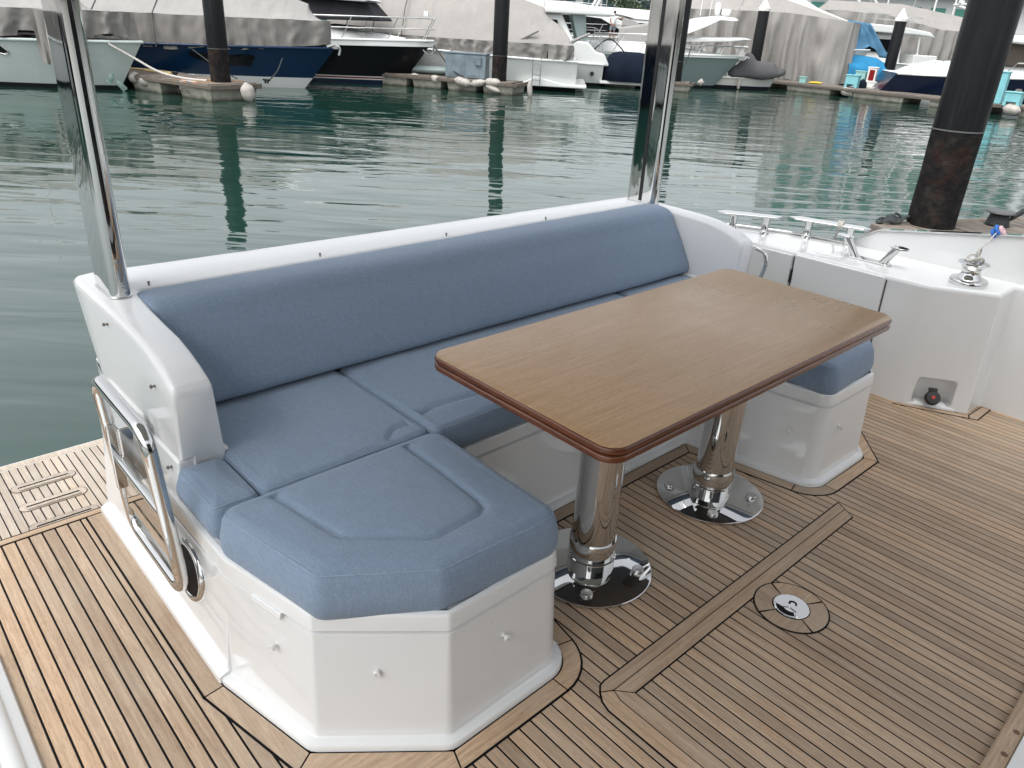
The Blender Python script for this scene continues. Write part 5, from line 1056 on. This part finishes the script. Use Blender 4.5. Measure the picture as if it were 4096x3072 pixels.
# ------------------------------------------------------------------ dockside things
def local(d, p, L, a): # point along dock a (u,v): start a, direction d
    q = Vector(a) + d * p[0] + Vector((-d.y, d.x)) * p[1]; return (q.x, q.y, p[2])
def fender(u, v, h, label, r=.16, L=.30, ang=0., tilt=0., mat='fender', group=None):
    mb = MB(); mb.lathe([(.02, -L - .06), (.035, -L - .05), (r * .5, -L + .0), (r * .85, -L + .06), (r, -L + .14), (r, L - .14), (r * .85, L - .06), (r * .5, L), (.035, L + .05), (.02, L + .06)], n=18, axis='x')
    o = mb.build('fender', mat, None, 60); o.location = W(u, v, h); o.rotation_euler = (0, tilt, A0 + ang); return tag(o, label, 'fender', group)
fender(-12.30, 24.98, .36, 'white barrel fender on the finger dock side, left of the pair', .17, .20, math.radians(-33))
fender(-11.85, 24.72, .30, 'white barrel fender on the finger dock side, right of the pair', .17, .20, math.radians(-33))
fender(-10.0, 23.55, .36, 'long worn white fender on the dock corner left of the left pile', .13, .42, math.radians(-30))
fender(-8.25, 23.45, .26, 'grey battered fender hung on the dock end right of the left pile', .20, .22, 0, PI / 2 - .2)
fender(-12.98, 25.55, .30, 'dark fender hanging between the white boat and the finger dock', .22, .25, 0, .3, 'fender_dark')
fender(-4.55, 32.15, .36, 'worn white fender on the second dock nearest the black bow', .15, .18, -.3, .25)
fender(-3.70, 31.75, .36, 'worn white fender on the second dock below the cabinet edge', .15, .18, -.3, .25)
fender(-2.58, 31.15, .36, 'white fender left of two drooping ones in front of the cabinet', .15, .30, -.3, .2)
fender(-1.98, 31.0, .36, 'white fender drooping next to the second pile', .13, .26, -.3, -.2)
fender(-1.42, 30.95, .42, 'upper white fender strapped beside the second pile foot', .15, .28, -.3, 0)
fender(-1.40, 30.9, .20, 'lower white fender hanging under the strapped one', .10, .26, -.3, .3)
fender(.02, 30.9, .24, 'white fender hanging upright on the second dock end', .10, .24, 0, PI / 2 - .1)
fender(5.95, 38.35, .46, 'round white fender on the short dock, left end', .16, .10, 0)
fender(8.02, 38.2, .46, 'round white fender on the short dock, right end', .16, .10, 0)
fender(16.15, 41.2, .25, 'oval white fender hanging on the walkway dock', .20, .34, -.6, .1)
fender(20.6, 34.55, .30, 'oval white fender on the walkway at the right edge', .20, .30, -.8, .1)
# cabinet
t = mthing('dock_cabinet', 'streaked blue grey steel cabinet on the second dock', 'cabinet', -2.48, 32.15, .47, -8)
MB().box(-.80, .80, -.40, .40, 0, .86).build('body', 'box_grey_blue', t, 40, bevel=(.015, 2)); MB().box(-.83, .83, -.43, .43, .86, .91).build('lid', 'box_grey_blue', t, 40, bevel=(.012, 2)); MB().box(.40, .62, -.48, -.40, .48, .76).build('meter_box', 'box_grey_blue', t, 40, bevel=(.01, 2))
for x0 in (-.55, .05): MB().box(x0, x0 + .52, -.412, -.398, .08, .80).build('door', 'box_grey_blue', t, 40, bevel=(.006, 2))
# kayak lying on dock behind the black bow
mb = MB(); mb.rings([[(x, w_ * math.cos(a), .16 + h_ * math.sin(a)) for a in [2 * PI * k / 16 for k in range(16)]] for x, w_, h_ in ((-1.4, .03, .02), (-1.2, .18, .10), (-.5, .32, .16), (.4, .33, .16), (1.1, .2, .11), (1.35, .03, .03))]); o = mb.build('upturned_dinghy', 'hull_grey', None, 60); o.location = W(-4.0, 32.9, .46); o.rotation_euler = (0, 0, A0 - .2); tag(o, 'small upturned grey dinghy on the dock beside the cabinet', 'dinghy')
mb = MB()
for k in range(4): mb.tube([(.11 * math.cos(a), .02 * k, .11 * math.sin(a) + .12) for a in [2 * PI * i / 16 for i in range(16)]], .02, 6, True)
o = mb.build('hose_reel', 'yellow', None, 60); o.location = W(-4.75, 33.1, .72); o.rotation_euler = (0, 0, A0); tag(o, 'small yellow and black hose reel behind the black bow', 'hose')
# dock cleats on the finger dock
for (u, v, lab, mt) in ((-11.05, 25.05, 'small black cleat on the orange boards', 'rubber'), (-10.25, 24.45, 'small steel cleat with white rope on the finger dock', 'rail_steel'), (-7.95, 24.3, 'dark cleat with rope loop beside the blue hull', 'rubber')):
    mb = MB(); mb.tube([(-.14, 0, .10), (.14, 0, .10)], .03, 8); mb.tube([(-.05, 0, 0), (-.05, 0, .1)], .03, 8); mb.tube([(.05, 0, 0), (.05, 0, .1)], .03, 8); o = mb.build('dock_cleat', mt, None, 50); o.location = W(u, v, .47); o.rotation_euler = (0, 0, A0 - .5); tag(o, lab, 'cleat')
rope(0, [(-12.55, 24.2, 1.32), (-11.9, 24.35, .95), (-11.2, 24.3, .62), (-10.4, 24.15, .49), (-9.6, 23.9, .48)], .035, 'rope_white', 'thick white rope from the left boat bow down to the finger dock')
rope(0, [(-13.3, 26.6, .50), (-12.3, 26.15, .50), (-11.35, 25.7, .50), (-11.5, 25.45, .50), (-12.4, 25.95, .50)], .028, 'rope_yellow', 'pale yellow rope laid in a loop on the finger dock')
rope(0, [(-11.3, 27.2, 1.15), (-10.2, 26.2, .75), (-9.1, 25.0, .50)], .020, 'rope_dark', 'thin dark rope from the blue hull to the dock by the pile')
rope(0, [(-8.2, 26.85, 1.05), (-8.0, 25.6, .75), (-7.9, 24.4, .55)], .020, 'rope_dark', 'thin dark rope from the blue bow to the dark cleat')
rope(0, [(-4.0, 32.9, 1.62), (-3.55, 32.3, 1.2), (-3.1, 31.9, .75), (-2.6, 31.6, .50)], .028, 'rope_dark', 'dark mooring rope from the black bow across the cabinet')
rope(0, [(7.9, 41.05, 1.95), (7.6, 40.4, 1.2), (7.1, 39.6, .75), (6.9, 39.0, .6)], .028, 'rope_dark', 'dark curved rope hanging on the grey hulled cruiser')
rope(0, [(3.0, 40.3, 1.5), (3.75, 40.2, 2.05), (4.6, 40.2, 1.45)], .030, 'rope_dark', 'dark rope bridle above the navy tender cover')
rope(0, [(18.0, 42.6, .50), (19.2, 41.6, .95), (20.3, 40.6, 1.35)], .020, 'rope_white', 'white mooring rope from the walkway to the navy day boat')
rope(0, [(21.3, 40.0, 1.55), (22.0, 39.0, .9), (22.5, 38.3, .55)], .020, 'rope_white', 'white rope sagging from the navy day boat deck')
rope(0, [(17.2, 42.1, .46), (17.8, 42.4, .46), (18.5, 41.8, .46), (17.9, 41.5, .46)], .022, 'rope_white', 'white hose looped on the walkway dock')
# plastic bottles hung in the water gap
for i, (u, v, h, lab) in enumerate(((-12.72, 24.35, .36, 'clear plastic bottle hanging over the water, the upper of two'), (-12.42, 24.30, .17, 'clear plastic bottle hanging over the water, the lower of two'))):
    o = MB().lathe([(.001, -.17), (.075, -.17), (.085, -.14), (.08, 0), (.085, .06), (.05, .12), (.022, .16), (.022, .19), (.001, .19)], n=16).build('plastic_bottle', 'bottle', None, 50); o.location = W(u, v, h); o.rotation_euler = (.3, .7 - i * 1.3, A0); tag(o, lab, 'bottle')
# walkway furniture
def boxthing(name, lab, cat, u, v, w_, d_, h, mat, deg=0, legs=True, h0=.42):
    t = mthing(name, lab, cat, u, v, h0, deg)
    z0 = .16 if legs else 0
    MB().box(-w_ / 2, w_ / 2, -d_ / 2, d_ / 2, z0, h - .05).build('body', mat, t, 40, bevel=(.02, 2)); MB().box(-w_ / 2 - .03, w_ / 2 + .03, -d_ / 2 - .03, d_ / 2 + .03, h - .05, h).build('lid', mat, t, 40, bevel=(.012, 2))
    if legs:
        for sx in (-1, 1): MB().box(sx * w_ / 2 - (.12 if sx > 0 else 0), sx * w_ / 2 + (0 if sx > 0 else .12), -d_ / 2, d_ / 2, 0, .16).build('foot', mat, t, 40, bevel=(.01, 2))
    return t
boxthing('dock_step', 'turquoise moulded dock step on the walkway in front of the blue sheet', 'step', 16.55, 42.0, .62, .5, .62, 'turquoise', -35)
boxthing('power_pedestal', 'pale mint power pedestal in front of the blue sheet', 'pedestal', 17.55, 43.6, .50, .4, .78, 'mint', -35, False)
t = boxthing('extinguisher_box', 'white framed fire extinguisher box with red inside', 'cabinet', 18.05, 43.4, .44, .35, .80, 'plastic_white', -35, False, h0=.62)
MB().box(-.12, .14, -.19, -.17, .14, .66).build('red_panel', 'stripe_red', t, None)
boxthing('dock_crate', 'white crate under the fire extinguisher box', 'crate', 18.1, 43.3, .50, .4, .30, 'plastic_white', -35, False)
boxthing('dock_step', 'turquoise dock step beside the white capped pile', 'step', 20.05, 44.4, .46, .5, .66, 'turquoise', -35)
boxthing('power_cabinet', 'tall turquoise power cabinet partly behind the near pile', 'cabinet', 20.55, 36.3, .95, .55, 1.32, 'turquoise', -40, False)
boxthing('dock_step', 'turquoise moulded dock step at the right edge of the walkway', 'step', 20.75, 34.9, .62, .5, .58, 'turquoise', -45)
boxthing('tool_box', 'small pale turquoise box beside the yellow bag', 'box', 14.65, 43.9, .34, .25, .32, 'mint', -30, False)
o = MB().lathe([(.001, .02), (.10, .03), (.22, .05), (.30, .09), (.22, .15), (.08, .17), (.001, .17)], n=20).build('yellow_bag', 'yellow', None, 60); o.location = W(15.2, 43.5, .41); o.scale = (1.3, .6, .8); o.rotation_euler = (0, 0, A0); tag(o, 'flat yellow bag lying on the walkway dock', 'bag')
mb = MB(); mb.rings([[(r_ * math.cos(a) * (1 + .12 * math.sin(3 * a)), r_ * .8 * math.sin(a), z) for a in [2 * PI * k / 18 for k in range(18)]] for z, r_ in ((0, .26), (.15, .30), (.30, .22), (.40, .10), (.44, .02))]); o = mb.build('cloth_bag', 'tarp_navy', None, 60); o.location = W(17.15, 42.2, .42); tag(o, 'dark slumped cloth bag beside the turquoise step', 'bag')
# ------------------------------------------------------------------ far shore
sh = MB(); rows = []
for j in range(9):
    v = 105 + j * 16; rows.append([W(-220 + i * 14, v + 6 * noise.noise(Vector((i * .5, j, 0))), -.4 + (j / 8) ** 1.1 * (20 + 12 * noise.noise(Vector((i * .16, j * .3, 4)))) + .6) for i in range(38)])
sh.rings(rows, False, False, False); sh.build('hillside', 'hill', None, 70, kind='structure')
def building(u, v, w_, d_, h, label, floors, cols, deg, wm='building_glass'):
    t = mthing('apartment_block', label, 'building', u, v, .3, deg)
    MB().box(-w_ / 2, w_ / 2, -d_ / 2, d_ / 2, -1, h).build('wall', 'building_wall', t, None); MB().box(-w_ / 2 - .3, w_ / 2 + .3, -d_ / 2 - .3, d_ / 2 + .3, h, h + .4).build('roof', 'building_wall', t, None)
    me = None
    for f in range(floors):
        for c in range(cols):
            x = -w_ / 2 + w_ * (c + .5) / cols; z = 1.2 + f * (h - 1) / floors; ww = w_ / cols * .30
            if me is None: o = MB().box(-ww, ww, -.06, .06, 0, (h - 1) / floors * .55).build('window', wm, t, None); me = o.data
            else: o = bpy.data.objects.new('window', me); C.objects.link(o); o.parent = t
            o.location = (x, -d_ / 2 - .02, z)
    for f in range(floors): MB().box(-w_ / 2, w_ / 2, -d_ / 2 - .9, -d_ / 2, .75 + f * (h - 1) / floors, .95 + f * (h - 1) / floors).build('balcony_slab', 'building_wall', t, None)
    return t
building(42, 92, 26, 10, 16, 'pale apartment block with green windows above the shrouded yachts', 5, 11, -8, 'green_glass')
building(72, 88, 24, 10, 15, 'pale apartment block at the far right behind the masts', 5, 10, -20)
building(12, 104, 18, 10, 9, 'low pale building behind the cruiser with the navy bimini', 3, 8, 0)
building(-40, 110, 40, 10, 8, 'low pale building far behind the covered boats on the left', 3, 14, 4)
def tree(u, v, h, r, label, seed):
    t = mthing('tree', label, 'tree', u, v, .3, 0, 'trees on the far shore'); rnd = random.Random(seed)
    mb = MB(); mb.tube([(0, 0, -.5), (.1, 0, h * .3), (.25, .1, h * .6)], [.25, .18, .08], 8)
    for k in range(5):
        a = rnd.uniform(0, 6.28); mb.tube([(.1, 0, h * .35), (math.cos(a) * r * .5, math.sin(a) * r * .5, h * .7)], [.09, .03], 6)
    mb.build('trunk', 'bark', t, 60); lf = MB()
    for k in range(900):
        cl = k % 26; rc = random.Random(seed * 100 + cl); a = rc.uniform(0, 6.28); q = rc.uniform(.2, .8) * r; c = Vector((math.cos(a) * q, math.sin(a) * q, h * rc.uniform(.45, .92)))
        p = c + Vector((rnd.gauss(0, .26), rnd.gauss(0, .26), rnd.gauss(0, .22))) * r; s = rnd.uniform(.12, .26); d1_ = Vector((rnd.gauss(0, 1), rnd.gauss(0, 1), rnd.gauss(0, 1))).normalized(); d2_ = d1_.cross(Vector((rnd.gauss(0, 1), rnd.gauss(0, 1), rnd.gauss(0, 1)))).normalized()
        lf.add([tuple(p - d1_ * s), tuple(p + d2_ * s * .6), tuple(p + d1_ * s), tuple(p - d2_ * s * .6)], [(0, 1, 2, 3)])
    lf.build('crown', 'leaf', t, None)
for i, (u, v, h, r, lab) in enumerate(((-7.5, 80, 6.5, 2.8, 'bushy green tree glimpsed above the black yacht hardtop'), (9.2, 82, 6.0, 2.6, 'rounded green tree just left of the right chrome pole'), (12.2, 84, 4.2, 1.9, 'low green bush just right of the right chrome pole'), (-5.0, 84, 5.2, 2.2, 'smaller green tree right of the black yacht hardtop'), (14.2, 86, 4.8, 2.0, 'dark green tree under the navy bimini'))): tree(u, v, h, r, lab, i + 3)
# masts and deck gear standing up at the top right
for (u, v, h, lab) in ((31.0, 66, 14, 'tall white mast beyond the grey tent cover'), (33.5, 68, 13, 'thin white mast at the top right, left of the near pile'), (29.0, 70, 12, 'thin pale mast above the flybridge boat'), (42.5, 64, 15, 'white mast at the top right corner beyond the near pile')):
    t = mthing('sail_mast', lab, 'mast', u, v, 0); MB().tube([(0, 0, 0), (0, 0, h)], [.09, .05], 8).build('mast_tube', 'plastic_white', t, 60); MB().tube([(-.9, 0, h * .62), (.9, 0, h * .62)], .03, 6).build('spreader', 'plastic_white', t, 60); MB().tube([(-2.4, 0, 1.6), (0, 0, h * .98)], .015, 5).build('stay', 'rail_steel', t, 60)
